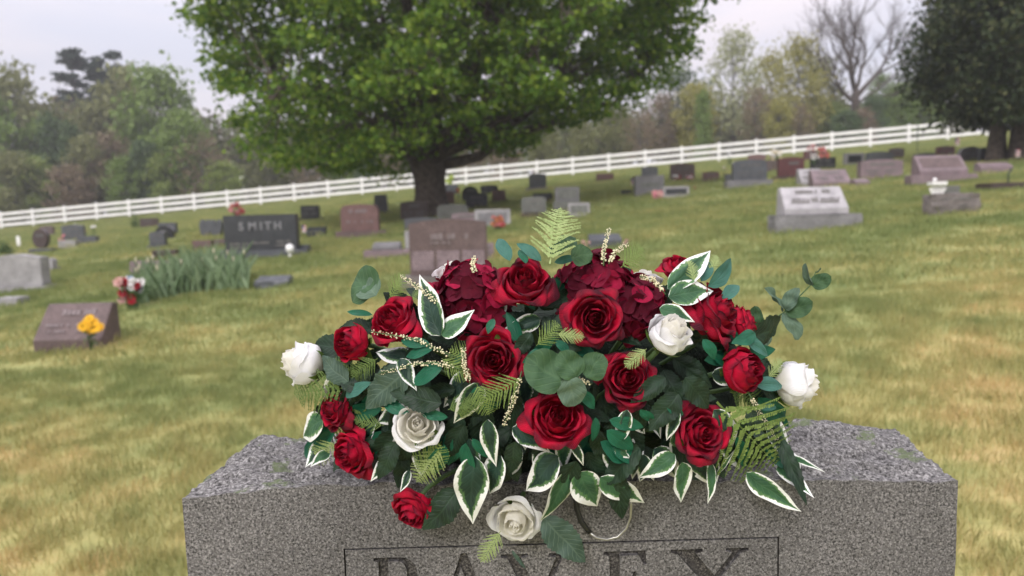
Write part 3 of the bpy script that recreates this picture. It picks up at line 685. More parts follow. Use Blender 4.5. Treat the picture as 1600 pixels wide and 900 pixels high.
EXPL = [
 ('vard', 688, 525, 661, 430, .95), ('var', 690, 524, 744, 486, 1.35), ('var', 1043, 452, 1110, 391, .62), ('var', 1044, 464, 1119, 453, 1.05), ('var', 1030, 482, 1086, 503, 1.0),
 ('vard', 752, 598, 709, 662, 1.0), ('vard', 762, 655, 776, 726, .75), ('vard', 800, 668, 860, 706, 1.0), ('vard', 783, 712, 766, 773, 1.0), ('vard', 742, 712, 740, 813, .95), ('vard', 872, 712, 818, 770, 1.1),
 ('var', 889, 733, 842, 816, .9), ('var', 903, 737, 934, 791, 1.3), ('var', 938, 745, 1008, 785, .95), ('var', 1055, 710, 996, 748, 1.15), ('var', 1066, 722, 1060, 783, 1.25), ('var', 1110, 722, 1108, 789, .5),
 ('var', 1166, 738, 1252, 803, .85), ('var', 1215, 728, 1271, 776, .75), ('var', 1222, 712, 1290, 738, .35), ('var', 505, 655, 474, 684, 1.1), ('var', 515, 706, 484, 731, 1.1), ('vard', 612, 712, 579, 753, .9),
 ('vard', 625, 560, 650, 612, 1.0), ('vard', 980, 640, 960, 700, .8), ('vard', 895, 690, 912, 728, .6), ('var', 960, 700, 985, 716, 1.1), ('vard', 855, 560, 822, 590, 1.), ('vard', 1060, 640, 1040, 690, .8),
 ('vard', 1115, 640, 1150, 700, .7), ('var', 1120, 740, 1150, 700, .35), ('vard', 640, 735, 625, 770, .8),
 ('rusl', 797, 408, 778, 370, 1.25), ('rusl', 846, 408, 808, 382, 1.1), ('rus', 822, 412, 812, 388, 1.4), ('rusl', 866, 410, 903, 402, 1.1), ('rusl', 1106, 448, 1137, 405, 1.15), ('rusl', 1128, 468, 1155, 446, 1.3), ('rusl', 1095, 440, 1110, 408, 1.1),
 ('rus', 672, 538, 624, 531, 1.), ('rus', 676, 546, 632, 556, 1.5), ('rus', 692, 572, 643, 602, 1.3), ('rus', 695, 695, 676, 737, 1.5), ('rus', 728, 692, 733, 747, 1.2), ('rus', 738, 685, 763, 717, 1.2), ('rus', 772, 498, 762, 522, 1.6),
 ('rus', 938, 690, 973, 723, 1.4), ('rus', 948, 672, 990, 702, 1.4), ('rus', 952, 656, 1006, 667, 1.2), ('rus', 930, 652, 926, 690, 1.3), ('rus', 955, 700, 1000, 726, 1.2), ('rus', 842, 545, 816, 568, 1.2), ('rus', 868, 532, 890, 556, 1.6),
 ('rus', 1150, 682, 1166, 736, .9), ('rus', 1098, 530, 1118, 562, 1.5), ('rus', 1040, 628, 1066, 648, 1.5), ('rus', 700, 652, 650, 640, 1.), ('rus', 600, 628, 640, 646, 1.4), ('rus', 745, 600, 722, 625, 1.4),
 ('rusl', 540, 618, 585, 600, 1.2), ('rusl', 1178, 600, 1222, 602, 1.2), ('rusl', 1190, 640, 1215, 636, 1.), ('rusl', 1165, 530, 1200, 556, 1.3), ('rus', 582, 492, 542, 487, .6), ('rus', 1180, 520, 1145, 536, 1.4), ('rus', 905, 610, 930, 640, 1.5), ('rus', 1000, 640, 1022, 660, 1.5),
 ('darkg', 640, 575, 575, 636, 1.25), ('darkg', 850, 808, 916, 882, 1.25), ('dark', 718, 765, 661, 829, 1.2), ('dark', 1060, 615, 1012, 672, 1.3), ('dark', 1040, 590, 985, 630, 1.), ('darkg', 545, 598, 503, 556, 1.25), ('dark', 965, 735, 972, 806, .9),
 ('dark', 805, 690, 796, 740, 1), ('dark', 1215, 680, 1262, 790, .5), ('dark', 690, 630, 612, 612, 1.1), ('dark', 830, 520, 800, 560, 1.2), ('dark', 1070, 590, 1110, 640, 1.2), ('dark', 620, 690, 590, 750, 1.), ('dark', 1000, 700, 940, 760, 1.), ('dark', 900, 720, 860, 780, 1.),
 ('darkg', 800, 860, 822, 890, .4), ('dark', 560, 610, 530, 590, 1.2)]
for q in EXPL: leafp(*q)
EUC = [(583, 461, 556, 432, 'euc'), (588, 462, 566, 440, 'eucg'), (882, 602, 824, 556, 'euc'), (902, 590, 876, 549, 'euc'), (916, 590, 942, 553, 'euc'), (888, 588, 898, 636, 'eucg'), (886, 388, 888, 366, 'euc'), (892, 402, 926, 396, 'euc'), (880, 396, 860, 382, 'euc'),]
for bx, by, tx, ty, k in EUC: leafp(k, bx, by, tx, ty, 1.0, -.03, n=(random.uniform(-.3, .3), .3, 1))
# eucalyptus twig reaching out to the right
tw = [P(1150, 545, .96), P(1186, 514, .97), P(1224, 489, .98), P(1248, 464, .985), P(1266, 446, .99), P(1275, 424, .99)]
part('eucalyptus_twig', MB().tube(tw, [.0016, .0014, .0012, .0010, .0009, .0006], 6).mesh('eucalyptus_twig', M_stem, True), Matrix.Identity(4))
for bx, by, tx, ty, k, ws, n in ((1268, 446, 1299, 432, 'euc', .85, (.1, .2, 1)), (1267, 446, 1259, 411, 'eucg', .6, (-.8, .2, .6)), (1226, 487, 1270, 472, 'euc', .8, (0, .1, 1)), (1226, 484, 1248, 450, 'eucg', .7, (-.5, .4, .8)), (1222, 488, 1197, 448, 'eucg', .35, (.6, .5, .4)),
                             (1222, 490, 1250, 530, 'eucg', .55, (.5, .3, .8)), (1186, 516, 1156, 492, 'euc', .9, (.1, .2, 1)), (1184, 514, 1178, 478, 'euc', .6, (-.3, .2, .8)), (1186, 516, 1200, 540, 'eucg', .9, (.2, .3, .9)), (1185, 516, 1160, 535, 'eucg', .6, (.2, .6, .7)), (1274, 426, 1282, 419, 'eucg', .6, (.2, .3, .9))):
    leaf3(k, P(bx, by, .975), P(tx, ty, .965), ws, vdir(*n))

# ---------------------------------------------------------------- ferns, sprigs
def fern_mesh(np_=13, wd=.42, seed=0, m=None):
    rnd = random.Random(seed); V = []; 
    def quad(a, b, w, n):
        d = (b-a); s = Vector((-d.y, d.x, 0)).normalized()*w; c = a+d*.5
        V.extend([a, c+s, b, c-s])
    mb = MB()
    for i in range(np_):
        v = .08+.9*i/np_; ln = wd*(math.sin(math.pi*min(1, (v*.75+.28)))**.8)*(1 if v < .8 else (1-v)/.2*.8+.2)
        for sd in (-1, 1):
            a = Vector((0, v, 0)); ang = R(38+12*rnd.random()); d = Vector((sd*math.cos(ang), math.sin(ang), -.15+.1*rnd.random()))
            nl = max(3, int(ln/.020))
            for k in range(nl):
                t = (k+.6)/nl; p_ = a+d*ln*t; l2 = .026*(1-.55*t)*rnd.uniform(.8, 1.2)
                pr = Vector((-d.y*sd, d.x*sd, 0)) 
                for s2 in (-1, 1):
                    e_ = (d*.75+pr*s2*.9).normalized()*l2; q = p_+e_+Vector((0, 0, rnd.uniform(-.01, .01))); sdv = Vector((-e_.y, e_.x, 0)).normalized()*l2*.60; c = p_+e_*.55
                    V.extend([p_, c+sdv, q, c-sdv])
            V.extend([a+Vector((0, -.007, 0)), a+Vector((0, .007, 0)), a+d*ln+Vector((0, .005, 0)), a+d*ln-Vector((0, .005, 0))])
    V.extend([Vector((-.008, 0, 0)), Vector((.008, 0, 0)), Vector((.002, 1, 0)), Vector((-.002, 1, 0))])
    A = np.array([tuple(p_) for p_ in V]); A[:, 2] += .10*np.sin(np.pi*A[:, 1])-.25*A[:, 0]**2
    return fast('fern_frond', A, 4, m)
M_fernl = leafmat('fern_light', (.27, .36, .13), (.36, .44, .18), .25, .7)
FN = [fern_mesh(16, .36, 1, M_fernl), fern_mesh(12, .46, 2, M_fern), fern_mesh(14, .34, 3, M_fernd), fern_mesh(12, .40, 4, M_fernd)]
def fern(bx, by, tx, ty, k=0, off=-.015, ws=1):
    a, b = P(bx, by, D(bx, by)+off), P(tx, ty, min(D(tx, ty)+off, .868) if ty > 745 else D(tx, ty)+off)
    y = b-a; ln = y.length; y /= ln; n = (-fwd+Vector([random.uniform(-.12, .12) for _ in range(3)])).normalized(); x = y.cross(n).normalized(); z = x.cross(y)
    part('fern_frond', FN[k], Matrix.Translation(a) @ Matrix((x, y, z)).transposed().to_4x4() @ Matrix.Diagonal((ln*ws, ln, ln, 1)))
for q in [(859, 412, 876, 323, 0, -.07, .95), (608, 466, 634, 428, 1), (970, 418, 1006, 386, 1), (838, 540, 876, 505, 1, -.02), (870, 522, 915, 527, 0, -.03), (645, 470, 655, 452, 1), (572, 640, 505, 690, 3, .02), (540, 606, 458, 614, 2, .0), (600, 665, 552, 655, 3, -.02, .7),
          (525, 690, 484, 722, 0, .0), (690, 700, 650, 755, 0), (650, 735, 690, 690, 1), (745, 600, 765, 650, 1, -.02), (815, 590, 752, 628, 1, -.02), (782, 830, 750, 880, 0, -.01), (1120, 628, 1215, 728, 1, -.012, 1.05), (1140, 612, 1200, 640, 2, .02), (1110, 425, 1120, 398, 0), (1010, 545, 975, 575, 0, -.04),
          (700, 640, 760, 620, 2), (720, 655, 735, 620, 1), (560, 590, 520, 560, 2, 0), (590, 560, 545, 590, 2, 0), (690, 560, 735, 590, 1), (1200, 590, 1222, 560, 0, .01), (760, 570, 700, 545, 1, 0), (1085, 440, 1075, 405, 0, -.02)]: fern(*q)
def sprig(pts, off=-.02, n=60, r0=.00115):
    ps = [P(x, y, D(x, y)+off) for x, y in pts]; mb = MB(); mb.tube(ps, .0007, 5); mb.m = 1
    tot = len(ps)-1
    for i in range(n*2):
        t = i/(n*2)*.88+.12; q = t*tot; k = min(int(q), tot-1); p_ = ps[k].lerp(ps[k+1], q-k)
        p_ = p_+Vector([random.uniform(-1, 1)*.0027 for _ in range(3)]); mb.ico(p_, r0*random.uniform(.5, 1.1)*(1.1-.4*t))
    part('filler_sprig', mb.mesh('filler_sprig', [M_stem, M_bead], True), Matrix.Identity(4))
for s_ in ([(716, 560), (650, 530), (580, 518)], [(722, 578), (680, 566), (640, 570), (592, 584)], [(735, 600), (725, 570), (724, 545)], [(690, 478), (655, 450), (628, 431)], [(742, 425), (738, 412), (741, 402)], [(943, 415), (944, 385), (952, 358)], [(951, 412), (962, 392), (980, 382)],
           [(815, 580), (806, 615), (797, 640), (786, 666)], [(1170, 615), (1190, 650), (1216, 690)], [(1040, 460), (1020, 436), (1000, 432)], [(925, 600), (895, 590), (870, 592)]): sprig(s_)

# ---------------------------------------------------------------- foam core, filler foliage, wire
bm = bmesh.new(); bmesh.ops.create_icosphere(bm, subdivisions=4, radius=1)
fc = P(872, 612, 1.01)
for v in bm.verts:
    q = v.co.copy(); k = 1+.18*noise.fractal(q*3, .8, 2, 3); v.co = Vector((q.x*.235*k, q.y*.105*k, q.z*.125*k))
    if (fc+v.co).z < 1.055: v.co.z = 1.055-fc.z
me = bpy.data.meshes.new('foam_core'); bm.to_mesh(me); bm.free(); me.materials.append(M_foam); part('foam_core', me, Matrix.Translation(fc))
rnd = random.Random(5)
for i in range(230):
    a = rnd.uniform(0, 2*math.pi); r_ = math.sqrt(rnd.random())
    px, py = 868+r_*math.cos(a)*335, 595+r_*math.sin(a)*(150 if math.sin(a) > 0 else 165)
    dx, dy = (px-868)/335+rnd.uniform(-.5, .5), (py-570)/170+rnd.uniform(-.5, .5)+.25
    l = math.hypot(dx, dy)+.01; ln = rnd.uniform(42, 74)
    tx, ty = px+dx/l*ln, py+dy/l*ln
    if tx < 480 or tx > 1235 or ty < 415 or ty > 775: continue
    k = rnd.choices(['dark', 'vard', 'rus', 'darkg'], [9, 1.3, 1.2, .35])[0]
    leafp(k, px, py, tx, ty, rnd.uniform(.9, 1.3), off=.022+.03*rnd.random(), toff=.014+.02*rnd.random())
# hem of leaves lying over the stone's edge and front
for i in range(46):
    px = 505+i*15.8+rnd.uniform(-8, 8); py = rnd.uniform(662, 712); dx = (px-868)/330*38+rnd.uniform(-22, 22); ln = rnd.uniform(42, 68)*(1.0 if 560 < px < 1150 else .75)
    if 960 < px < 1000: ln *= .8
    k = rnd.choices(['dark', 'vard', 'rus', 'var'], [5, 2.4, 1.3, 1.0])[0]
    leafp(k, px, py, px+dx, min(py+ln, 772), rnd.uniform(.9, 1.2), off=.012, toff=.006)
for i in range(16):
    s_ = -1 if i % 2 else 1; px = 868+s_*rnd.uniform(270, 335); py = rnd.uniform(560, 680); leafp(rnd.choice(['dark', 'vard', 'darkg', 'rus']), px, py, px+s_*rnd.uniform(15, 45), py+rnd.uniform(15, 45), 1.1, off=.01, toff=.01)
hc = [(897, 700), (898, 765), (901, 795), (908, 815), (921, 832)]
def wirept(x, y): return P(x, y, .878)
part('wire_clip', MB().tube([wirept(x, y) for x, y in hc], .0034, 8).mesh('wire_clip', M_wire, True), Matrix.Identity(4), 'black sleeved end of the wire clip')
arc_ = [(921, 832), (932, 840), (948, 843), (965, 839), (978, 826), (985, 808), (986, 790), (984, 770)]
part('wire_clip', MB().tube([wirept(x, y) for x, y in arc_], .0017, 8).mesh('wire_clip', M_steel, True), Matrix.Identity(4), 'bare metal end of the wire clip')
# ---------------------------------------------------------------- graves up the slope
def outline(style, w, h):
    n = 14; t = [i/n for i in range(n+1)]
    if style == 'serp': top = [(w*(x-.5), h*(1-.10*(math.cos((x-.5)*2*math.pi)*-.5+.5))) for x in t]
    elif style == 'round': top = [(w*(x-.5), h*(.62+.38*math.sqrt(max(0, 1-(2*x-1)**2)))) for x in t]
    elif style == 'oval': return [(w/2*math.cos(a), h*.52+h*.50*math.sin(a)) for a in [R(-70+320*i/24) for i in range(25)]]
    elif style == 'heart':
        top = [(w*(x-.5)*1.0, h*(.72+.28*abs(math.sin(2*math.pi*x))**.6)) for x in t]
        return [(-w*.28, 0), (w*.28, 0), (w*.5, h*.55)] + top[::-1] + [(-w*.5, h*.55)]
    elif style == 'taper': return [(-w*.5, 0), (w*.5, 0), (w*.40, h), (-w*.40, h)]
    elif style == 'shoulder': top = [(w*(x-.5), h*(.90+.10*math.sin(math.pi*x)**.5) - (h*.10 if x in (0, 1) else 0)) for x in t]
    elif style == 'curve': top = [(w*(x-.5), h*(.93+.07*math.sin(math.pi*x))) for x in t]
    else: top = [(-w/2, h), (w/2, h)]
    return [(-w/2, 0), (w/2, 0)] + top[::-1]
def prism(pts, y0, y1, bev=.012):
    bm = bmesh.new(); vs_ = [bm.verts.new((x, y0, z)) for x, z in pts]; f = bm.faces.new(vs_)
    r = bmesh.ops.extrude_face_region(bm, geom=[f]); bmesh.ops.translate(bm, verts=[v for v in r['geom'] if isinstance(v, bmesh.types.BMVert)], vec=(0, y1-y0, 0))
    bmesh.ops.recalc_face_normals(bm, faces=bm.faces); bmesh.ops.remove_doubles(bm, verts=bm.verts, dist=1e-5)
    if bev: bmesh.ops.bevel(bm, geom=[e_ for e_ in bm.edges if len(e_.link_faces) == 2 and e_.calc_face_angle(0) > .6], offset=bev, segments=2, affect='EDGES', clamp_overlap=True)
    return bm
def bmesh_obj(bm, name, m, parent, rough=0, smooth=False):
    if rough:
        bmesh.ops.triangulate(bm, faces=[f for f in bm.faces if len(f.verts) > 4])
        bmesh.ops.subdivide_edges(bm, edges=[e_ for e_ in bm.edges if e_.calc_length() > .12], cuts=5, use_grid_fill=True)
        sd_ = random.random()*50
        for v in bm.verts:
            q = Vector((noise.fractal(v.co*9+Vector((sd_, 0, 0)), .8, 2, 3), noise.fractal(v.co*9+Vector((0, sd_, 0)), .8, 2, 3), noise.fractal(v.co*9+Vector((0, 0, sd_)), .8, 2, 3)))
            v.co += q*rough*min(1, max(0, (v.co.z+.02)/.03))
    me = bpy.data.meshes.new(name); bm.to_mesh(me); bm.free(); return link(name, me, parent, GM[m] if isinstance(m, str) else m)
M_ltr = plain('frosted_lettering', (.14, .135, .135), None, 30, .9, 0); M_ltrd = plain('weathered_lettering', (.19, .18, .17), None, 30, .9, 0); M_ltrp = plain('pale_lettering', (.23, .19, .19), None, 30, .9, 0)
def illegible(w, h, lines, seed):
    """rows of small cut marks for inscriptions too blurred to read"""
    rnd = random.Random(seed); mb = MB()
    for (x0, x1, z, lh) in lines:
        x = x0*w
        while x < x1*w:
            cw = lh*h*rnd.uniform(.45, .8)
            if rnd.random() > .16: mb.box(x, x+cw*.8, -.004, .004, z*h, z*h+lh*h*rnd.uniform(.8, 1))
            x += cw
    return mb
def stone(x0, x1, yt, yb, style, m, label, base=None, bm_=None, th=.18, frame_=None, lines=None, lm=None, rough=0, name='headstone', group=None, dep=0, plate=None):
    """x0..x1, yt..yb: outline of the upright part in the picture; base=(bx0,bx1,by): plinth down to by"""
    yg = base[2] if base else yb
    g = G((x0+x1)/2, yg); Y = g.y
    def X(px, py): return P(px, py, Y).x
    def Z(py, px=(x0+x1)/2): return P(px, py, Y).z
    w = X(x1, yb)-X(x0, yb); cx = (X(x1, yb)+X(x0, yb))/2; ztop = Z(yt); 
    root = empty(name, (cx, Y, gz(cx, Y)), label, 'headstone' if name == 'headstone' else 'grave marker', group or ('headstones standing across the cemetery' if name == 'headstone' else 'low grave markers set in the lawn'))
    z0 = root.location.z
    zb = 0
    if base:
        b0, b1 = X(base[0], yg)-cx, X(base[1], yg)-cx; zb = max(.06, Z(yb)-z0); 
        slope = GA*(b1-b0)/2
        bo = bmesh_obj(prism([(b0, -.08-slope), (b1, -.08-slope), (b1, zb), (b0, zb)], 0, th+.16, .012), 'base', bm_ or m, root, .012 if (bm_ or m).startswith('rough') else 0)
        yo = .07
    else: yo = 0; zb = -.10
    h = ztop-z0-(zb if base else 0)
    if style == 'slant' or style == 'wedge':
        H = h; lip = H*(.22 if style == 'slant' else .55); 
        dpt = max(.30, H*.9) if style == 'slant' else .32
        tb = .10
        bm = bmesh.new(); zz = zb+(0 if base else 0); bot = zb
        prof = [(0, bot), (0, zb+lip if base else lip), (dpt-tb, ztop-z0), (dpt, ztop-z0-.01), (dpt, bot)]
        vs_ = [bm.verts.new((-w/2, y+yo, z)) for y, z in prof]; f = bm.faces.new(vs_)
        r = bmesh.ops.extrude_face_region(bm, geom=[f]); bmesh.ops.translate(bm, verts=[v for v in r['geom'] if isinstance(v, bmesh.types.BMVert)], vec=(w, 0, 0))
        bmesh.ops.recalc_face_normals(bm, faces=bm.faces)
        for v in bm.verts:
            if v.co.z > ztop-z0-.05: v.co.x *= .955
        bmesh.ops.bevel(bm, geom=bm.edges[:], offset=.008, segments=1, affect='EDGES')
        bmesh_obj(bm, 'die', m, root, rough)
        zl = zb+lip if base else lip; ang = math.atan2(ztop-z0-zl, dpt-tb); fl = math.hypot(ztop-z0-zl, dpt-tb)
        M = Matrix.Translation((0, yo, zl)) @ Matrix.Rotation(-(math.pi/2-ang), 4, 'X')
        hh = fl; pm = Matrix.Translation((0, -.0, 0))
    else:
        bmesh_obj(prism([(x, z+zb) for x, z in outline(style, w, (ztop-z0)-zb)], yo, yo+th, .01 if w > .25 else .004), 'die', m, root, rough)
        M = Matrix.Translation((0, yo, zb if base else 0)); hh = h
    if frame_:
        fx, fz, fm = frame_; mb = MB(); mb.box(-w/2*fx, w/2*fx, -.006, .006, hh*(.5-fz/2), hh*(.5+fz/2)); o = mb.build('panel', GM[fm] if fm in GM else fm, root); o.matrix_basis = M
    if plate:
        for (ax, bx, az, bz, fm) in plate:
            mb = MB(); mb.box(w*ax, w*bx, -.007, .006, hh*az, hh*bz); o = mb.build('panel', GM[fm], root); o.matrix_basis = M
    if lines is None and not frame_ and not plate and style not in ('wedge', 'heart') and x1-x0 >= 20 and yb-yt >= 12: lines = L2; lm = M_ltr if m in ('dark', 'black', 'slate', 'darkbrown', 'deepred') else M_ltrd
    if lines:
        mb = illegible(w, hh, lines, int(x0)); o = mb.build('lettering', lm or M_ltr, root); o['kind'] = 'stuff'; o.matrix_basis = M @ Matrix.Translation((0, -.006, 0))
    return root, Y, w, h, zb, M
L2 = [(-.28, .28, .66, .16), (-.38, -.06, .34, .09), (.06, .38, .34, .09), (-.36, -.08, .18, .07), (.08, .36, .18, .07)]
L1 = [(-.25, .25, .6, .18)]
S = stone
S(-24, 63, 398, 449, 'serp', 'light', 'light grey headstone with serpentine top cut by the left edge of the photo', base=(-40, 78, 454), th=.25, lines=[])
S(-10, 27, 466, 476, 'flat', 'light', 'low flat grey marker at the left edge, below the light grey headstone', th=.3, name='grave_marker')
S(52, 160, 479, 545, 'slant', 'brown', 'brown slant headstone with yellow daisies at its right corner', lines=L2, lm=M_ltrp)
S(49, 73, 358, 389, 'oval', 'darkbrown', 'oval dark brown granite headstone at the far left', base=(44, 79, 394), lines=L1, bm_='slate')
S(62, 83, 353, 368, 'curve', 'brown', 'small brown headstone just behind the oval one', lines=L1)
S(97, 131, 351, 375, 'curve', 'slate', 'blue-grey headstone with pink flowers at its left foot, near the oval one', lines=L2)
S(91, 118, 376, 386, 'flat', 'light', 'flat pale marker in front of the blue-grey headstone at left', th=.3, name='grave_marker')
S(120, 151, 369, 380, 'flat', 'slate', 'low dark grey headstone with white flowers behind it, at left', th=.2)
S(66, 80, 404, 420, 'round', 'light', 'small pale stone peeking out behind the light grey headstone at left', base=(62, 83, 423))
S(219, 246, 341, 355, 'flat', 'darkbrown', 'dark brown headstone close to the fence with a bush at its left', lines=L1)
S(248, 275, 348, 366, 'flat', 'slate', 'grey square headstone behind the black arched one')
S(243, 271, 353, 372, 'round', 'black', 'black arched headstone behind a small grey one', lines=[(-.2, .2, .5, .2)])
S(232, 256, 362, 384, 'curve', 'slate', 'small upright grey headstone left of the black arched one', base=(229, 258, 387))
S(237, 274, 391, 400, 'flat', 'darkbrown', 'low dark brown marker left of the SMITH headstone', th=.25, rough=.01, name='grave_marker')
S(203, 276, 408, 428, 'flat', 'mauve', 'mauve headstone half hidden behind the iris leaves')
S(312, 330, 343, 368, 'heart', 'slate', 'left one of two joined grey heart headstones beside the SMITH headstone')
S(328, 347, 343, 368, 'heart', 'slate', 'right one of two joined grey heart headstones beside the SMITH headstone')
S(300, 330, 376, 389, 'flat', 'red', 'small reddish headstone in front of the grey heart headstones')
S(334, 352, 374, 383, 'flat', 'brown', 'small brown marker touching the left side of the SMITH headstone')
r_, Y_, w_, h_, zb_, M_ = S(349, 463, 335.5, 391, 'flat', 'dark', 'big dark granite headstone carved SMITH on a grey plinth', base=(336, 480, 403), bm_='slate', th=.22, lines=[(-.42, -.18, .16, .06), (-.12, .12, .18, .06), (.2, .42, .2, .06), (-.42, -.18, .06, .05), (.2, .42, .1, .05)], lm=M_ltrd)
M_name = plain('sandblasted_name', (.24, .24, .25), None, 30, .9, 0); xc = -.40
for ch, adv in (('S', .30), ('M', .37), ('I', .16), ('T', .29), ('H', .3)):
    cu = bpy.data.curves.new('t', 'FONT'); cu.body = ch; cu.size = h_*.31; cu.extrude = .004; cu.offset = .006
    to = bpy.data.objects.new('t', cu); col.objects.link(to); bpy.context.view_layer.update()
    me = bpy.data.meshes.new_from_object(to.evaluated_get(bpy.context.evaluated_depsgraph_get())); bpy.data.objects.remove(to); me.materials.clear()
    o = link('letter', me, r_, M_name); o.matrix_basis = Matrix.Translation((xc*w_*.72, .064, zb_+h_*.58)) @ Matrix.Rotation(math.pi/2, 4, 'X'); xc += adv*.60
S(397, 450, 433, 447, 'wedge', 'slate', 'low rough dark marker right of the iris bed', rough=.015, name='grave_marker')
S(469, 498, 321, 340, 'flat', 'black', 'black headstone right behind the SMITH headstone', base=(463, 503, 344))
S(478, 508, 355, 368, 'wedge', 'dark', 'dark wedge marker right of the SMITH headstone with pink flag beside it', name='grave_marker')
S(463, 482, 383, 394, 'flat', 'slate', 'small grey block at the right end of the SMITH plinth', name='grave_marker')
S(532, 591, 319, 361, 'shoulder', 'red', 'reddish brown headstone left of the maple trunk', base=(524, 604, 369), bm_='brown', lines=[(-.28, .28, .68, .14), (-.35, -.05, .3, .1), (.05, .35, .3, .1)], lm=M_ltrp, th=.22)
S(583, 606, 304, 330, 'taper', 'slate', 'tall narrow blue-grey headstone standing by the fence left of the maple', base=(579, 611, 334))
S(626, 668, 314, 343, 'curve', 'darkbrown', 'dark brown headstone partly hidden by the left side of the maple trunk')
S(580, 624, 379, 391, 'wedge', 'grey', 'low grey marker left of the big brown headstone', name='grave_marker', base=(568, 640, 400), bm_='mauve')
S(632, 682, 340, 356, 'curve', 'slate', 'grey headstone top showing behind the left of the big brown headstone')
S(633, 642, 361, 390, 'flat', 'light', 'narrow pale stone edge left of the big brown headstone')
S(640, 762, 342, 431, 'curve', 'brown', 'big brown curved-top headstone right behind the flowers, with three name panels', base=(626, 778, 445), th=.17, bm_='rough',
  plate=[(-.47, -.19, .10, .44, 'mauve'), (-.15, .14, .10, .44, 'mauve'), (.18, .46, .10, .44, 'mauve')], lines=[(-.22, .24, .64, .12), (-.22, .02, .56, .05)], lm=M_ltrp)
S(706, 758, 332, 352, 'curve', 'mauve', 'mauve headstone top showing behind the right of the big brown headstone', th=.25)
S(752, 772, 380, 402, 'flat', 'mauve', 'small mauve block at the right foot of the big brown headstone', name='grave_marker')
S(683, 732, 319, 342, 'shoulder', 'green', 'mossy grey headstone in front of the maple trunk')
S(742, 798, 327, 353, 'flat', 'light', 'pale framed headstone with red flowers at its foot', frame_=(.8, .6, 'grey'))
S(728, 762, 302, 325, 'curve', 'black', 'black headstone right of the maple trunk, nearest of three black ones')
S(722, 748, 291, 314, 'round', 'black', 'black round-topped headstone right of the maple trunk')
S(751, 778, 289, 303, 'curve', 'black', 'low black headstone by the fence right of the maple, rightmost of three black ones')
S(769, 790, 297, 312, 'flat', 'red', 'small red-brown headstone right of the black ones', base=(767, 793, 316), bm_='brown')
S(697, 716, 288, 305, 'flat', 'slate', 'blue-grey headstone tucked against the right side of the maple trunk')
S(696, 710, 299, 319, 'flat', 'red', 'red stone post against the right side of the maple trunk')
S(827, 854, 271, 293, 'curve', 'slate', 'tall grey headstone on a wide plinth near the fence in the centre', base=(822, 858, 297), bm_='grey', lines=L1)
S(815, 854, 307, 332, 'shoulder', 'green', 'weathered grey-green headstone in the centre', base=(813, 864, 337), bm_='darkbrown')
S(833, 863, 302, 314, 'flat', 'dark', 'low dark headstone behind the weathered grey-green one')
S(868, 906, 292, 314, 'flat', 'grey', 'grey framed headstone on a tall mossy plinth', frame_=(.8, .68, 'green'), base=(865, 907, 328), bm_='green')
S(888, 922, 317, 336, 'flat', 'light', 'low pale framed marker with a yellowish panel', frame_=(.75, .6, 'green'))
S(932, 959, 271, 282, 'flat', 'red', 'small red headstone standing alone below the fence')
S(921, 972, 366, 385, 'wedge', 'slate', 'low dark grey marker with pink flowers at both ends', name='grave_marker')
S(993, 1038, 274, 304, 'flat', 'grey', 'grey headstone with a dark side and framed panel', frame_=(.66, .22, 'green'), th=.35)
S(1003, 1028, 260, 276, 'curve', 'slate', 'grey headstone just behind the one with the dark side')
S(971, 987, 297, 303, 'flat', 'dark', 'tiny flat dark marker left of the grey framed headstone', name='grave_marker')
S(1036, 1077, 291, 307, 'flat', 'light', 'low pale marker with dark framed panel beside the pink urn', frame_=(.8, .55, 'dark'))
S(1048, 1086, 255, 281, 'curve', 'brown', 'brown headstone with red and white flowers along its foot', lines=L1)
S(1099, 1124, 268, 283, 'curve', 'red', 'small red headstone between the brown one and the large grey one')
S(1147, 1200, 249, 281, 'shoulder', 'slate', 'large grey upright headstone on a wide plinth right of centre', base=(1136, 1208, 291), bm_='grey', lines=L2, th=.2)
S(1134, 1147, 272, 284, 'flat', 'slate', 'small grey block left of the large grey upright headstone', name='grave_marker')
S(1170, 1197, 241, 252, 'curve', 'red', 'red headstone top behind the large grey upright one')
S(1198, 1219, 250, 267, 'flat', 'brown', 'brown headstone with a cream bouquet on top')
S(1218, 1258, 245, 275, 'curve', 'deepred', 'deep red headstone with a small flag in front', base=(1212, 1262, 279), bm_='darkbrown', lines=L1)
S(1257, 1278, 235, 250, 'curve', 'deepred', 'deep red headstone with pink flowers on top, behind')
S(1268, 1306, 246, 264, 'flat', 'black', 'black headstone with coral flowers on top')
S(1252, 1290, 263, 289, 'slant', 'pale', 'slanted block with white top behind the mauve slant headstone')
S(1271, 1330, 264, 290, 'slant', 'mauve', 'mauve slant headstone with dark framed panels, behind the white one', lines=L2, lm=M_ltrd)
S(1320, 1351, 239, 257, 'flat', 'grey', 'grey framed headstone with black panel', frame_=(.66, .62, 'black'))
S(1355, 1396, 237, 254, 'curve', 'slate', 'blue-grey headstone behind the wide mauve one')
S(1391, 1413, 231, 247, 'curve', 'darkbrown', 'dark brown headstone right of the blue-grey one')
S(1345, 1411, 249, 277, 'curve', 'mauve', 'wide mauve headstone standing on the grass at right', th=.25)
S(1337, 1360, 279, 289, 'wedge', 'mauve', 'little mauve block in front of the wide mauve headstone', name='grave_marker')
S(1229, 1330, 291, 335, 'slant', 'pale', 'white slant headstone on a rough grey plinth', base=(1211, 1348, 355), bm_='roughgrey', lines=[(-.26, .26, .70, .15), (-.34, -.06, .40, .06), (.1, .4, .40, .06), (-.36, -.08, .24, .12), (.08, .38, .24, .12), (-.04, .04, .28, .22)], lm=M_ltrd)
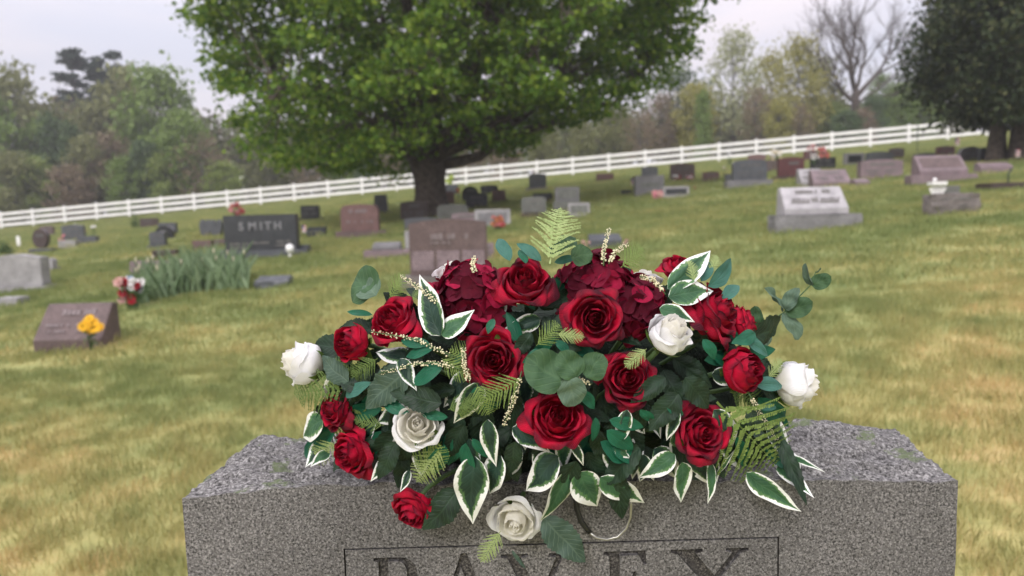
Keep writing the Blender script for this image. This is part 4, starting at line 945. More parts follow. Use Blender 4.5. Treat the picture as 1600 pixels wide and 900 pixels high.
S(1440, 1516, 241, 272, 'slant', 'mauve', 'large mauve slant headstone on a long plinth at right', base=(1425, 1528, 284), frame_=(.84, .7, 'brown'))
S(1465, 1492, 228, 242, 'curve', 'deepred', 'deep red headstone behind the large mauve slant one')
S(1500, 1535, 229, 251, 'round', 'grey', 'grey round-topped headstone beside the dark cedar')
S(1532, 1547, 231, 251, 'flat', 'slate', 'slate headstone against the cedar trunk')
S(1432, 1462, 239, 256, 'curve', 'slate', 'slate headstone behind the left of the large mauve slant one')
S(1533, 1583, 253, 268, 'wedge', 'mauve', 'low mauve marker below the cedar trunk', name='grave_marker')
S(1453, 1532, 303, 331, 'flat', 'rough', 'rough brownish stone block at right with a white basket beside it', rough=.03, th=.22)
S(1468, 1500, 290, 306, 'flat', 'green', 'grey-green stone behind the rough brownish block')
S(1549, 1612, 285, 293, 'flat', 'darkbrown', 'low dark wooden bed at the right edge', th=.5, name='grave_marker')

# ---------------------------------------------------------------- grave flowers, flags
fm = {}
def fmat(n, c):
    if n not in fm: fm[n] = plain('blossom_'+n, c, tuple(x*.75 for x in c), 30, .7, 0)
    return fm[n]
FC = {'red': (.33, .015, .025), 'pink': (.62, .25, .28), 'coral': (.50, .15, .13), 'yellow': (.85, .48, .02), 'cream': (.72, .64, .42), 'white': (.78, .76, .74), 'orange': (.50, .20, .08), 'lime': (.45, .55, .12), 'dullred': (.35, .06, .06), 'palepink': (.60, .36, .32), 'blue': (.20, .30, .42)}
def blossom(mb, c, r, seed, petals=7, dr=Vector((0, -1, .5)), daisy=False):
    dr = dr.normalized(); fr = frame(dr, seed)
    for ring, (k, tilt, rr) in enumerate(((petals, .15, 1), (petals-2, .7, .7)) if not daisy else ((12, .1, 1), (9, .3, .8))):
        for i in range(k):
            a = 6.283*i/k+ring*.4; d = fr @ Vector((math.cos(a), math.sin(a), 0)); t = fr @ Vector((-math.sin(a), math.cos(a), 0))
            wv = (.20 if daisy else .42)*r*rr; p0 = c+d*.05*r; e_ = c+d*r*rr+dr*r*tilt; m_ = c+d*r*rr*.6+dr*r*tilt*.35
            mb.add([p0, m_+t*wv, e_, m_-t*wv], [(0, 1, 2, 3)])
def bouquet(px, py, rpx, colours, n, label, hpx=0, spread=1., leaves=True, daisy=False, dep=None, cat='flowers', bs=.36):
    """px,py: centre of the flower mass; hpx: how far below it the stems reach"""
    g = G(px, py+hpx+rpx) if dep is None else None; Y = dep or g.y
    c = P(px, py, Y); r = rpx/FPX*Y; foot = P(px, py+hpx+rpx*.9, Y)
    if dep is None: foot.z = gz(foot.x, foot.y)-.01
    root = empty('grave_flowers', foot, label, cat, 'flowers left at the graves'); cl = c-foot
    rnd = random.Random(int(px*7+py))
    pos = [cl+Vector((rnd.uniform(-1, 1)*spread, rnd.uniform(-.7, .7), rnd.uniform(-.9, .9)))*r*.8 for _ in range(n)]
    bycol = {}
    for i, p_ in enumerate(pos): bycol.setdefault(colours[i % len(colours)], []).append(p_)
    mb = MB()
    for p_ in pos: mb.tube([Vector((0, 0, 0)), (p_*.5+Vector((0, 0, r*.1))), p_-Vector((0, -.01, .01))], .003, 3)
    if leaves:
        for i in range(n*5):
            t = rnd.choice(pos)*rnd.uniform(.2, 1.0)+Vector([rnd.uniform(-.3, .3)*r for _ in range(3)]); d = Vector((rnd.uniform(-1, 1), rnd.uniform(-1, 1), rnd.uniform(-.2, 1))).normalized()*r*.35; s = d.cross(Vector((0, 1, .2))).normalized()*r*.10
            mb.add([t, t+d*.5+s, t+d, t+d*.5-s], [(0, 1, 2, 3)])
    mb.build('greenery', M_sepalb, root)
    for cn, ps in bycol.items():
        for i, p_ in enumerate(ps):
            mb = MB(); blossom(mb, p_, r*bs*rnd.uniform(.8, 1.2), i, 7, Vector((rnd.uniform(-.5, .5), -1, rnd.uniform(0, .9))), daisy)
            if daisy: mb.m = 1; mb.ico(p_+Vector((0, -.01, .005)), r*.09)
            mb.build('blossom', [fmat(cn, FC[cn])]+([M_centre] if daisy else []), root)
    return root
M_sepalb = plain('bouquet_leaves', (.07, .13, .035), (.035, .07, .02), 30, .7, 0); M_centre = plain('daisy_centre', (.14, .07, .02), None, 30, .8, 0)
bq = bouquet
bq(142, 504, 16, ['yellow'], 9, 'bright yellow daisies in front of the brown slant headstone', 27, daisy=True, bs=.62)
bq(205, 455, 24, ['red', 'red', 'white', 'palepink', 'red', 'white', 'blue'], 26, 'red white and blue wreath at the left end of the iris bed', 2, bs=.34)
bq(96, 372, 6, ['pink', 'palepink'], 6, 'pink flowers beside the blue-grey headstone at left', 2)
bq(134, 362, 5, ['orange'], 5, 'orange flowers on the low dark grey headstone at left', 5)
bq(145, 357, 6, ['white'], 5, 'white flowers behind the low dark grey headstone at left', 10)
bq(371, 327, 11, ['coral', 'dullred', 'pink'], 14, 'red flowers rising behind the left of the SMITH headstone', 12)
bq(462, 339, 5, ['pink'], 5, 'pink flowers between the SMITH headstone and the black one', 3)
bq(703, 281, 8, ['lime'], 10, 'lime green flowers on the stone right of the maple trunk', 10)
bq(717, 299, 6, ['orange'], 8, 'orange flowers right of the maple trunk', 10)
bq(778, 346, 12, ['dullred', 'coral', 'orange'], 18, 'red and orange flowers in front of the pale framed headstone', 1)
bq(914, 383, 8, ['palepink'], 9, 'pale pink flowers at the left end of the low dark grey marker', 0)
bq(979, 379, 6, ['palepink'], 7, 'pale pink flowers at the right end of the low dark grey marker', 0)
bq(1058, 277, 6, ['red', 'white'], 9, 'red and white flowers at the left foot of the brown headstone', 0)
bq(1077, 277, 6, ['pink', 'white', 'red'], 9, 'pink and white flowers at the right foot of the brown headstone', 0)
bq(1087, 294, 3, ['coral'], 4, 'tiny coral flower right of the low pale marker', 0)
bq(1212, 243, 10, ['cream', 'white', 'cream'], 16, 'cream and yellow bouquet on top of the brown headstone', 12, dep=G(1208, 267).y+.1)
bq(1288, 238, 10, ['coral', 'coral', 'pink'], 14, 'coral flowers on top of the black headstone', 10, dep=G(1287, 264).y+.1)
bq(1268, 229, 6, ['palepink', 'pink'], 8, 'pale pink flowers on the deep red headstone at the back', 8, dep=G(1267, 250).y+.1)
bq(1272, 245, 6, ['white'], 8, 'white flowers at the left of the black headstone', 8, dep=G(1287, 264).y-.1)
bq(833, 268, 3, ['palepink'], 4, 'tiny pale flowers on the tall grey headstone', 2, dep=G(840, 297).y+.1)
bq(1133, 262, 4, ['palepink', 'white'], 5, 'pale flowers on a stem left of the large grey upright headstone', 14)
bq(1028, 303, 8, ['palepink', 'pink'], 16, 'ball of pink flowers left of the low pale marker', 1, leaves=False, bs=.5)
bq(118, 350, 3, ['white'], 3, 'tiny white flower by the fence at left', 5)
def flag(px, py, hpx, label, c='pink'):
    g = G(px, py+hpx); Y = g.y; h = (hpx+6)/FPX*Y; root = empty('small_flag', g, label, 'flag', 'small flags stuck in the lawn')
    MB().tube([(0, 0, -.02), (0, 0, h)], .006, 5).build('stick', M_stick, root)
    mb = MB(); w = 7/FPX*Y; hh = 11/FPX*Y
    for i in range(5):
        for j in range(6):
            x0, x1 = w*i/5, w*(i+1)/5; z = h-hh*j/6; z2 = h-hh*(j+1)/6; mb.m = j % 2 if i > 1 or j > 2 else 2
            f_ = lambda x: .03*math.sin(x*30)
            mb.add([(x0, f_(x0), z2), (x1, f_(x1), z2), (x1, f_(x1), z), (x0, f_(x0), z)], [(0, 1, 2, 3)])
    mb.build('cloth', [fmat('red', FC['red']), fmat('white', FC['white']), fmat('navy', (.05, .06, .2))], root)
M_stick = plain('flag_stick', (.3, .22, .12), None, 20, .8, 0)
flag(472, 358, 12, 'small striped flag right of the SMITH headstone'); flag(1492, 222, 12, 'small flag behind the large mauve slant headstone'); flag(1586, 240, 12, 'small flag at the cedar trunk by the right edge'); flag(1240, 262, 16, 'small flag in front of the deep red headstone'); flag(986, 284, 14, 'small flag left of the grey framed headstone')
# white round ornament at the SMITH stone
g = G(456, 400); r = 7.5/FPX*g.y; root = empty('grave_lantern', g, 'white round solar globe standing at the right end of the SMITH plinth', 'ornament')
MB().ico((0, -.1, (400-388)/FPX*g.y), r, 1, 1, 1.15).build('globe', M_white, root, True); MB().tube([(0, -.1, -.02), (0, -.1, .05)], .03, 8).build('foot', M_white, root)
# small white cross at far left
g = G(29, 385); s = 1/FPX*g.y; root = empty('grave_cross', g, 'small white post marker left of the oval headstone', 'grave marker')
MB().box(-2.6*s, 2.6*s, 0, .04, -.02, 16*s).build('post', M_white, root)
# white fan shaped basket by the rough block
g = G(1456, 332); s = 1/FPX*g.y; root = empty('flower_basket', g-Vector((0, .12, 0)), 'white wicker fan basket leaning beside the rough brownish block', 'basket')
for k in range(9):
    a0 = -.62+1.24*k/9; a1 = a0+.11; z0 = 14*s; mb = MB()
    rr = 28*s; mb.add([(math.sin(a0)*2*s, 0, z0), (math.sin(a1)*2*s, 0, z0), (math.sin(a1)*rr*.85, -.02, z0+math.cos(a1)*rr), (math.sin(a0)*rr*.85, -.02, z0+math.cos(a0)*rr)], [(0, 1, 2, 3)])
    mb.build('rib', M_white, root)
for k in range(4):
    rr = (9+5*k)*s; MB().tube([(math.sin(a)*rr*.85, -.02, 14*s+math.cos(a)*rr) for a in [-.62+1.24*i/8 for i in range(9)]], .7*s, 4).build('hoop', M_white, root)
MB().box(-12*s, 11*s, -.08, .06, 42*s, 47*s).build('tray', M_white, root)
MB().ico((-4*s, 0, 50*s), 3.5*s).build('ornament', M_white, root, True)
# shepherd hook over the bed at the right edge, dark green post by the fence, pot
def hookpost(px, pb, pt, label, name, bend=True):
    g = G(px, pb); s = 1/FPX*g.y; h = (pb-pt)*s; pts = [Vector((0, 0, -.1)), Vector((0, 0, h*.8))]
    if bend: pts += [Vector((4*s*math.sin(a), 0, h*.8+4*s*(1-math.cos(a)))) for a in (.6, 1.2, 1.9, 2.5)]
    else: pts += [Vector((0, 0, h))]
    o = MB().tube(pts, .018, 6).build(name, plain('dark_green_metal', (.02, .05, .03), None, 20, .5, 0)); o.location = g; tag(o, label, 'post'); return o
hookpost(1575, 286, 266, 'thin dark shepherd hook over the wooden bed at the right edge', 'shepherd_hook'); hookpost(1433, 238, 190, 'thin dark green post in front of the white fence at right', 'post', False)
# planted greens by stones
def shrub(px, py, rx, rz, label, m=None, n=900, name='shrub', lsz=.05):
    g = G(px, py); s = 1/FPX*g.y; root = empty(name, g, label, 'shrub', 'small plants growing at the graves'); A = []
    k = max(lsz, s*1.2)
    P0 = rng.normal(0, .42, (n, 3)); P0[:, 0] *= rx*s; P0[:, 1] *= rx*s*.8; P0[:, 2] = np.abs(P0[:, 2])*rz*s*1.6
    link('leaves', quads(P0, k, m or M_bush), root); MB().tube([(0, 0, -.05), (0, 0, rz*s*.7)], .02, 5).build('stem', M_bark, root)
def quads(P0, size, m, flat=0.0, name='leaves', jit=.35):
    n = len(P0); a = rng.normal(size=(n, 3)); a[:, 2] *= (1-flat); a /= np.linalg.norm(a, axis=1)[:, None]
    b = rng.normal(size=(n, 3)); b -= a*(a*b).sum(1)[:, None]; b /= np.linalg.norm(b, axis=1)[:, None]
    s = size*(1+jit*rng.uniform(-1, 1, (n, 1))); l, w_ = a*s*.5, b*s*.36
    # six-cornered leaf so the outline is not square
    V = np.stack([P0-l, P0-l*.25+w_, P0+l*.45+w_*.8, P0+l, P0+l*.45-w_*.8, P0-l*.25-w_], 1)
    return fast(name, V.reshape(-1, 3), 6, m)
M_bush = leafmat('bush_leaves', (.05, .09, .025), (.09, .15, .04), .25)
shrub(212, 356, 9, 14, 'small green bush beside the dark brown headstone near the fence', n=500)
shrub(8, 397, 13, 13, 'low green plant behind the light grey headstone at the left edge', n=700)
shrub(1140, 258, 4, 8, 'tiny green plant between the headstones right of centre', n=200)

# ---------------------------------------------------------------- iris bed
def iris(label):
    g = G(300, 465); root = empty('iris_bed', g, label, 'plants'); rnd = random.Random(3); V = []; mb2 = MB()
    for i in range(620):
        px = rnd.uniform(212, 388); t = (px-212)/176; pyb = 473-t*24+rnd.uniform(-18, 5)-6*math.sin(t*3); q = G(px, pyb); s = 1/FPX*q.y
        h = rnd.uniform(28, 62)*s*(.8+.35*math.sin(t*3.0)); lean = Vector((rnd.gauss(.0, .30), rnd.gauss(-.05, .18), 1)); w_ = rnd.uniform(.014, .024); c = random.uniform(-1, 1)
        a = rnd.uniform(-.9, .9); sx_ = Vector((math.cos(a), math.sin(a), 0))*w_; b = q-g; m_ = b+lean*h*.55; e_ = b+Vector((lean.x*h*1.3, lean.y*h*1.3, h*(.95 if abs(lean.x) < .5 else .7)))
        V += [b-sx_*.6, b+sx_*.6, m_+sx_, e_, m_-sx_]
    me = fast('leaves', np.array([tuple(v) for v in V]), 5, leafmat('iris_leaf', (.12, .19, .09), (.24, .32, .18), .25, .55)); o = link('leaves', me, root); o['kind'] = 'stuff'
    for i in range(16):
        px = rnd.uniform(215, 385); pyb = 468-(px-212)/176*22; q = G(px, pyb)-g; s = 1/FPX*g.y; h = rnd.uniform(42, 66)*s
        mb = MB(); mb.tube([q, q+Vector((rnd.uniform(-.04, .04), 0, h))], .006, 4); top = q+Vector((0, 0, h)); mb.m = 1; mb.ico(top, .022, .7, .7, 2.0); mb.build('flower_stalk', [M_sepalb, plain('papery_bud', (.50, .47, .34), None, 20, .8, 0) if i == 0 else bpy.data.materials['papery_bud']], root)
iris('dense bed of sword-leaved iris plants with pale buds left of centre')

# ---------------------------------------------------------------- fence
def fence():
    def bp(px, py): return G0(px, py)
    # fence foot line given by picture heights at post spacing; depth eases from 54 m at left to 48 m at right
    X0, Y0, X1, Y1 = -66.6, 56.55, 31.3, 48.8
    n = 40
    root = empty('fence', (X0, Y0, gz(X0, Y0)), 'long white three-rail vinyl fence along the back of the cemetery', 'fence')
    pm = None; pts = []
    for i in range(n+1):
        t = i/n; x = X0+(X1-X0)*t; y = Y0+(Y1-Y0)*t; pts.append(Vector((x, y, gz(x, y))))
    bm = bmesh.new(); bmesh.ops.create_cube(bm, size=1, matrix=Matrix.LocRotScale(Vector((0, 0, .545)), None, Vector((.15, .15, 1.29)))); 
    c = bmesh.ops.create_cone(bm, segments=4, radius1=.125, radius2=.0, depth=.08, cap_ends=True, matrix=Matrix.Translation((0, 0, 1.23)) @ Matrix.Rotation(R(45), 4, 'Z'))
    pm = bpy.data.meshes.new('post'); bm.to_mesh(pm); bm.free(); pm.materials.append(M_white)
    for p_ in pts: o = link('post', pm, root); o.location = p_-root.location
    bm = bmesh.new(); bmesh.ops.create_cube(bm, size=1, matrix=Matrix.LocRotScale(Vector((.5, 0, 0)), None, Vector((1, .045, .195)))); rm = bpy.data.meshes.new('rail'); bm.to_mesh(rm); bm.free(); rm.materials.append(M_white)
    for a, b in zip(pts[:-1], pts[1:]):
        d = b-a; yaw = math.atan2(d.y, d.x); pit = -math.atan2(d.z, math.hypot(d.x, d.y))
        for z in (.27, .67, 1.07):
            o = link('rail', rm, root); o.location = a+Vector((0, 0, z))+d.normalized()*.07-root.location; o.rotation_euler = (0, pit, yaw); o.scale = (d.length-.14, 1, 1)
fence()
# ---------------------------------------------------------------- trees
def limb_path(a, b, sag, n=7, wob=.1):
    a, b = Vector(a), Vector(b); d = b-a; pts = []
    for i in range(n+1):
        t = i/n; p_ = a.lerp(b, t); p_.z += sag*math.sin(math.pi*t)*d.length
        if 0 < i < n: p_ += Vector([random.gauss(0, wob*d.length*.12) for _ in range(3)])
        pts.append(p_)
    return pts
def big_maple():
    g = G(674, 336); base = Vector((g.x, g.y, gz(g.x, g.y)))
    root = empty('maple_tree', base, 'large spreading green maple in the middle of the cemetery', 'tree')
    # trunk with root flare and fork
    mb = MB(); V = []; K = 16
    prof = [(-.3, .85), (0, .68), (.25, .52), (.6, .44), (1.1, .42), (1.35, .47), (1.55, .50), (1.8, .44)]
    rows = []
    for z, r_ in prof:
        for k in range(K):
            a = 6.283*k/K; q = r_*(1+.10*math.sin(a*5+z)+.05*math.sin(a*9+1)*(1.6 if z < .4 else 1)); V.append((q*math.cos(a)*1.05-.04*z, q*math.sin(a), z))
    F = [(i*K+j, i*K+(j+1) % K, (i+1)*K+(j+1) % K, (i+1)*K+j) for i in range(len(prof)-1) for j in range(K)]; F.append(tuple((len(prof)-1)*K+j for j in range(K)))
    mb.add(V, F); 
    fork = Vector((-.06, 0, 1.6)); mb.build('trunk', M_bark, root, True)
    # cluster centres inside the crown (relative to world X, Z), silhouette read off the photograph
    bx = base.x; by = base.y
    zl = [(2.5, -6.4), (3.1, -7.9), (4.0, -8.5), (5.2, -8.9), (6.4, -9.1), (7.7, -9.6), (9.5, -8.6), (12, -6), (14, -3)]
    zr = [(3.3, 1.0), (3.7, 2.8), (4.3, 4.4), (5.2, 5.7), (6.2, 6.1), (7.4, 7.0), (9.5, 6.8), (12, 4.6), (14, 1)]
    fl = [(-9, 3.6), (-7.4, 2.7), (-5.5, 2.35), (-3.6, 2.4), (-2.5, 2.8), (-1.6, 3.3), (-.6, 2.9), (.6, 3.0), (1.6, 3.4), (3, 3.9), (4.2, 4.5), (5.2, 5.3), (6, 6.4)]
    C = []; 
    while len(C) < 1380:
        z = rng.uniform(2.4, 13.5); x = rng.uniform(-9.6, 7.0); y = rng.uniform(-6.5, 6.5)
        x0 = np.interp(z, [q[0] for q in zl], [q[1] for q in zl])+.5; x1 = np.interp(z, [q[0] for q in zr], [q[1] for q in zr])-.5
        if not (x0 < x < x1): continue
        xm = (x0+x1)/2; hw = (x1-x0)/2; q = ((x-xm)/hw)**2; hy = 6.2*math.sqrt(max(0, 1-q))*(1 if z > 4 else .8)
        if abs(y) > hy: continue
        if z < np.interp(x, [q_[0] for q_ in fl], [q_[1] for q_ in fl])+.35: continue
        rr = q+(y/6.3)**2
        if rng.random() > .38+.62*rr+(.4 if y < -1.5 else 0) and z < 12: continue      # foliage sits towards the outside, the middle is bare wood
        if noise.noise(Vector((x*.55, y*.55, z*.75))) < -.30: continue
        C.append((x, y+by, z))
    C = np.array(C); pts = []
    for c in C:
        n = int(rng.integers(88, 145)); r_ = rng.uniform(.45, .95)
        d = np.clip(rng.normal(0, .45, (n, 3)), -.8, .8)*np.array([r_, r_, r_*.42]); d[:, 2] -= .16*(d[:, 0]**2+d[:, 1]**2)
        pts.append(c+d)
    pts = np.concatenate(pts)-np.array(base)
    o = link('crown', quads(pts, .132, leafmat('maple_leaves', (.062, .135, .014), (.125, .22, .022), .42, .6, .25, extra=(.24, .32, .035)), .2), root)
    o['kind'] = 'stuff'
    # limbs towards the crown, then twigs to each cluster
    mb = MB(); nodes = []
    tg = []
    for i in range(26):
        c = C[rng.integers(len(C))]; tg.append(Vector(c)-base)
    tg += [Vector((-6.2-bx, -1.0, 5.0-base.z)), Vector((-4.6-bx, -2.5, 4.8-base.z)), Vector((-8-bx, .5, 5.2-base.z)), Vector((3.6-bx, -1, 5.0-base.z)), Vector((1.6-bx, -2, 4.9-base.z)), Vector((3.8-bx, 0, 6.2-base.z)), Vector((-3.2-bx, -3, 5.2-base.z)), Vector((-1.9-bx, 0, 11-base.z)), Vector((.4-bx, -1, 9-base.z)), Vector((-4.2-bx, 0, 9-base.z))]
    for i, t in enumerate(tg):
        st = fork+Vector((random.uniform(-.2, .2), random.uniform(-.2, .2), random.uniform(-.2, .25))); ln = (t-st).length
        p_ = limb_path(st, t, .10 if t.z < 3.5 else -.02, 8, .16); r0 = .18 if i >= 26 else .12
        mb.tube(p_, [r0*(1-.85*k/8)+.012 for k in range(9)], 7)
        nodes += p_[2:]
    NA = np.array([tuple(p_) for p_ in nodes])
    for c in C:
        cv = np.array(c)-np.array(base); j = ((NA-cv)**2).sum(1).argmin(); a = Vector(NA[j]); b = Vector(cv)
        if (b-a).length < 5: mb.tube(limb_path(a, b, .04, 4, .5), [.045, .03, .02, .014, .006], 4, False)
    mb.build('limb', M_bark, root, True)
big_maple()

M_cedar = leafmat('cedar_foliage', (.018, .032, .014), (.040, .060, .022), .1, .8, extra=(.075, .080, .028))
def cedar():
    g = G(1585, 249); base = Vector((g.x, g.y, gz(g.x, g.y))); root = empty('cedar_tree', base, 'dense dark cedar with several trunks at the right edge', 'tree')
    for k, (dx, dy, lean, r_) in enumerate(((-.62, 0, .12, .17), (-.30, .35, .02, .20), (.05, -.05, .05, .21), (.45, .1, .2, .19), (.85, .3, .3, .17))):
        pts = [Vector((dx*1.0, dy, -.3)), Vector((dx, dy, .1)), Vector((dx+lean*.3, dy, 1)), Vector((dx+lean*.6, dy, 2.2)), Vector((dx*.8+lean, dy, 5)), Vector((dx*.5, dy, 9))]
        MB().tube(pts, [r_*1.9, r_*1.35, r_, r_, r_*.7, .05], 9).build('trunk', M_bark, root, True)
    P0 = []
    cnt = 0
    while cnt < 1500:
        z = rng.uniform(1.15, 12); t = (z-1.15)/10.8; rad = 3.15*(min(1, .62+t*2.2) if t < .17 else 1-((t-.17)/.83)**1.8*.95); a = rng.uniform(0, 6.283); q = math.sqrt(rng.uniform(.15, 1))
        lump = 1+.22*noise.noise(Vector((math.cos(a)*2.2, math.sin(a)*2.2, z*.7)))
        x, y = .45+rad*q*lump*math.cos(a), rad*q*lump*math.sin(a); cnt += 1
        if noise.noise(Vector((x*.9, y*.9, z*.9+7))) < -.42: continue
        n = 92; d = rng.normal(0, .30, (n, 3))*np.array([1, 1, .8]); P0.append(np.array([x, y, z])+d)
    P0 = np.concatenate(P0); P0 = P0[P0[:, 2] > .95]
    o = link('crown', quads(P0, .13, M_cedar), root); o['kind'] = 'stuff'
cedar()

# ---- woodland behind the fence: a few crown shapes, each tree its own object
LM = {
 'green': leafmat('leaf_green', (.12, .185, .040), (.19, .27, .060), .35), 'deep': leafmat('leaf_deep', (.055, .095, .036), (.095, .145, .055), .3), 'lime': leafmat('leaf_lime', (.15, .21, .05), (.25, .30, .08), .35),
 'yellow': leafmat('leaf_yellow', (.24, .24, .06), (.34, .32, .10), .35), 'olive': leafmat('leaf_olive', (.155, .17, .065), (.23, .24, .10), .35), 'brown': leafmat('leaf_budding', (.17, .12, .085), (.22, .18, .11), .3), 'pine': leafmat('pine_needles', (.018, .038, .026), (.035, .06, .04), .1),
 'blossom': leafmat('leaf_pale', (.28, .30, .16), (.36, .38, .22), .3)}
def crown_mesh(kind, n, sparse):
    """unit crown: height 1 (from .12 up), radius about .3"""
    P0 = []; 
    cs = []
    ncl = 95 if not sparse else 70
    while len(cs) < ncl:
        z = rng.uniform(.10 if not sparse else .22, 1.0); a = rng.uniform(0, 6.283)
        if kind == 'cone': rad = .26*(1.03-z)**.8
        elif kind == 'column': rad = .17*math.sin(math.pi*min(1, .15+z*.85))**.5
        else: rad = .34*math.sqrt(max(.03, 1-((z-.52)/.5)**2))
        q = math.sqrt(rng.uniform(.05, 1))
        cs.append((rad*q*math.cos(a), rad*q*math.sin(a), z))
    for c in cs:
        k = n//ncl; r_ = rng.uniform(.035, .075)*(1.25 if sparse else 1); P0.append(np.array(c)+rng.normal(0, r_, (k, 3))*np.array([1, 1, .7]))
    return np.concatenate(P0), cs
shapes = {}
for sh, n, sp in (('round', 4200, False), ('cone', 3600, False), ('column', 3200, False), ('sparse', 1900, True), ('round2', 4200, False), ('sparse2', 3300, True)):
    shapes[sh] = crown_mesh('cone' if sh == 'cone' else 'column' if sh == 'column' else 'round', n, sp)
meshes = {}
def tree_mesh(sh, mk):
    if (sh, mk) not in meshes:
        P0, cs = shapes[sh]; me = quads(P0, .030 if 'sparse' in sh else .040, LM[mk], name='crown'); mb = MB()
        mb.tube([(0, 0, -.05), (.004, 0, .3), (-.006, .004, .6), (0, 0, .93)], [.018, .013, .008, .002], 7)
        for c in cs[::2]:
            z0 = max(.12, c[2]-.22); mb.tube([(0, 0, z0), (c[0]*.5, c[1]*.5, z0+(c[2]-z0)*.4), c], [.0055, .0035, .001], 4, False)
        meshes[sh, mk] = (me, mb.mesh('trunk', M_barkgrey, True))
    return meshes[sh, mk]
def ytree(px, ytop, Y, sh, mk, label, wide=1., name='deciduous_tree', group=None, ybase=None, squash=0):
    x = P(px, 300, Y).x; z0 = gz(x, Y)-.3; zt = P(px, ytop, Y).z; h = max(1.2, zt-z0)
    cr, tr = tree_mesh(sh, mk); root = empty(name, (x, Y, z0), label, 'tree' if name != 'bush' else 'bush', group or 'trees of the wood behind the white fence', random.random()*6.28)
    for nm, me in (('crown', cr), ('trunk', tr)):
        o = link(nm, me, root); o.scale = (h*wide, h*wide, h)
        if nm == 'crown': o['kind'] = 'stuff'
    return root
T = [
 (30, 112, 66, 'round', 'olive', 'rounded olive-green tree at the far left edge of the wood', .75), (70, 190, 64, 'round2', 'green', 'mid-green tree right of the olive one at the far left', .6), (-20, 150, 62, 'round', 'green', 'green tree cut by the left edge of the photo', .8),
 (118, 200, 60, 'cone', 'deep', 'small dark green conifer inside the left wood', .7), (88, 188, 62, 'cone', 'deep', 'second dark conifer deep in the left wood, left of the first', .7), (150, 165, 66, 'sparse2', 'olive', 'thin budding tree below the two pines', .8),
 (205, 118, 68, 'round', 'olive', 'tall olive tree right of the pines', .7), (258, 108, 64, 'round2', 'green', 'tall full green tree left of the maple', .75), (290, 180, 58, 'round', 'green', 'bushy green tree partly behind the maple crown at left', .8),
 (100, 165, 70, 'sparse', 'brown', 'brownish leafless-looking tree left of the pines', .8), (175, 210, 60, 'sparse2', 'brown', 'reddish budding tree in the middle of the left wood', .7), (232, 220, 58, 'round2', 'deep', 'dark green broad tree in front of the left wood', .7),
 (318, 215, 57, 'sparse', 'brown', 'purple-brown thicket tree left of the maple trunk', 1.), (350, 255, 56, 'round', 'lime', 'low pale green tree under the maple at left', 1.2), (140, 215, 59, 'round2', 'olive', 'olive tree in the front row of the left wood', .7), (60, 250, 58, 'round', 'lime', 'low lime-green tree in front at far left', .9),
 (20, 240, 57, 'round2', 'olive', 'squat olive tree by the fence at the left edge', .9), (195, 250, 57, 'round', 'green', 'low green tree by the fence in the left wood', .9), (262, 240, 57, 'round2', 'lime', 'yellow-green low tree by the fence left of the maple', .9), (110, 262, 56, 'round', 'brown', 'low brown thicket by the fence at left', 1.1),
 (420, 205, 64, 'round2', 'olive', 'olive tree seen under the maple crown, left part', .8), (480, 225, 60, 'sparse', 'brown', 'brown thicket tree under the maple crown', .9), (540, 190, 64, 'round', 'green', 'green tree behind the middle of the maple crown', .8), (600, 215, 60, 'sparse2', 'brown', 'brown budding tree left of the maple trunk', .9), (575, 250, 58, 'round', 'deep', 'dark bush-like tree left of the maple trunk', 1.),
 (740, 200, 62, 'sparse', 'brown', 'brown thicket tree right of the maple trunk', 1.), (790, 215, 58, 'round', 'brown', 'rounded reddish thicket right of the maple trunk', .9), (850, 195, 60, 'round2', 'olive', 'olive tree below the right half of the maple crown', .9), (910, 190, 60, 'round', 'olive', 'grey-olive tree right of the maple crown underside', .8), (965, 168, 62, 'round2', 'olive', 'olive tree behind the fence right of centre', .8),
 (1000, 178, 60, 'sparse', 'brown', 'brown thicket behind the fence right of centre', .9), (1034, 150, 64, 'sparse2', 'brown', 'purplish budding tree left of the yellow-green trees', .8), (1060, 108, 72, 'sparse2', 'deep', 'tall dark spruce behind the right edge of the maple crown', 1.0), (1088, 135, 62, 'round', 'yellow', 'yellow-green low tree left of the tall pale tree', .8),
 (1145, 52, 64, 'sparse2', 'blossom', 'tall pale thin tree right of the maple crown', .62), (1098, 145, 60, 'column', 'green', 'narrow dark green shrub tree before the pale tree', .6), (1180, 140, 60, 'sparse', 'brown', 'brown thin tree beside the tall pale tree', .8), (1205, 85, 66, 'sparse2', 'yellow', 'thin yellow-leaved tree left of the olive one', .62), (1245, 62, 62, 'sparse2', 'yellow', 'broad yellow-green leafing tree left of the bare tree', .7),
 (1275, 92, 64, 'sparse2', 'olive', 'olive leafing tree touching the bare tree', .8), (1215, 160, 58, 'round', 'yellow', 'low yellow tree by the fence right of the pale tree', .8), (1300, 160, 62, 'round2', 'lime', 'low pale green bush left of the bare trunk', .9), (1250, 165, 58, 'sparse', 'brown', 'brown twiggy tree behind the fence below the yellow tree', .8),
 (1375, 118, 66, 'sparse2', 'green', 'thin green tree right of the bare trunk', .7), (1400, 135, 62, 'round', 'green', 'green tree between the bare tree and the cedar', .9), (1362, 150, 60, 'round2', 'deep', 'darker green low tree right of the bare trunk', .8), (1440, 115, 64, 'round2', 'green', 'green tree half hidden by the cedar', 1.), (1345, 172, 58, 'round', 'brown', 'brown low thicket at the foot of the bare tree', 1.), (1320, 175, 56, 'round2', 'deep', 'small dark bush by the fence at the bare tree', 1.2),
]
for q in T: ytree(*q)
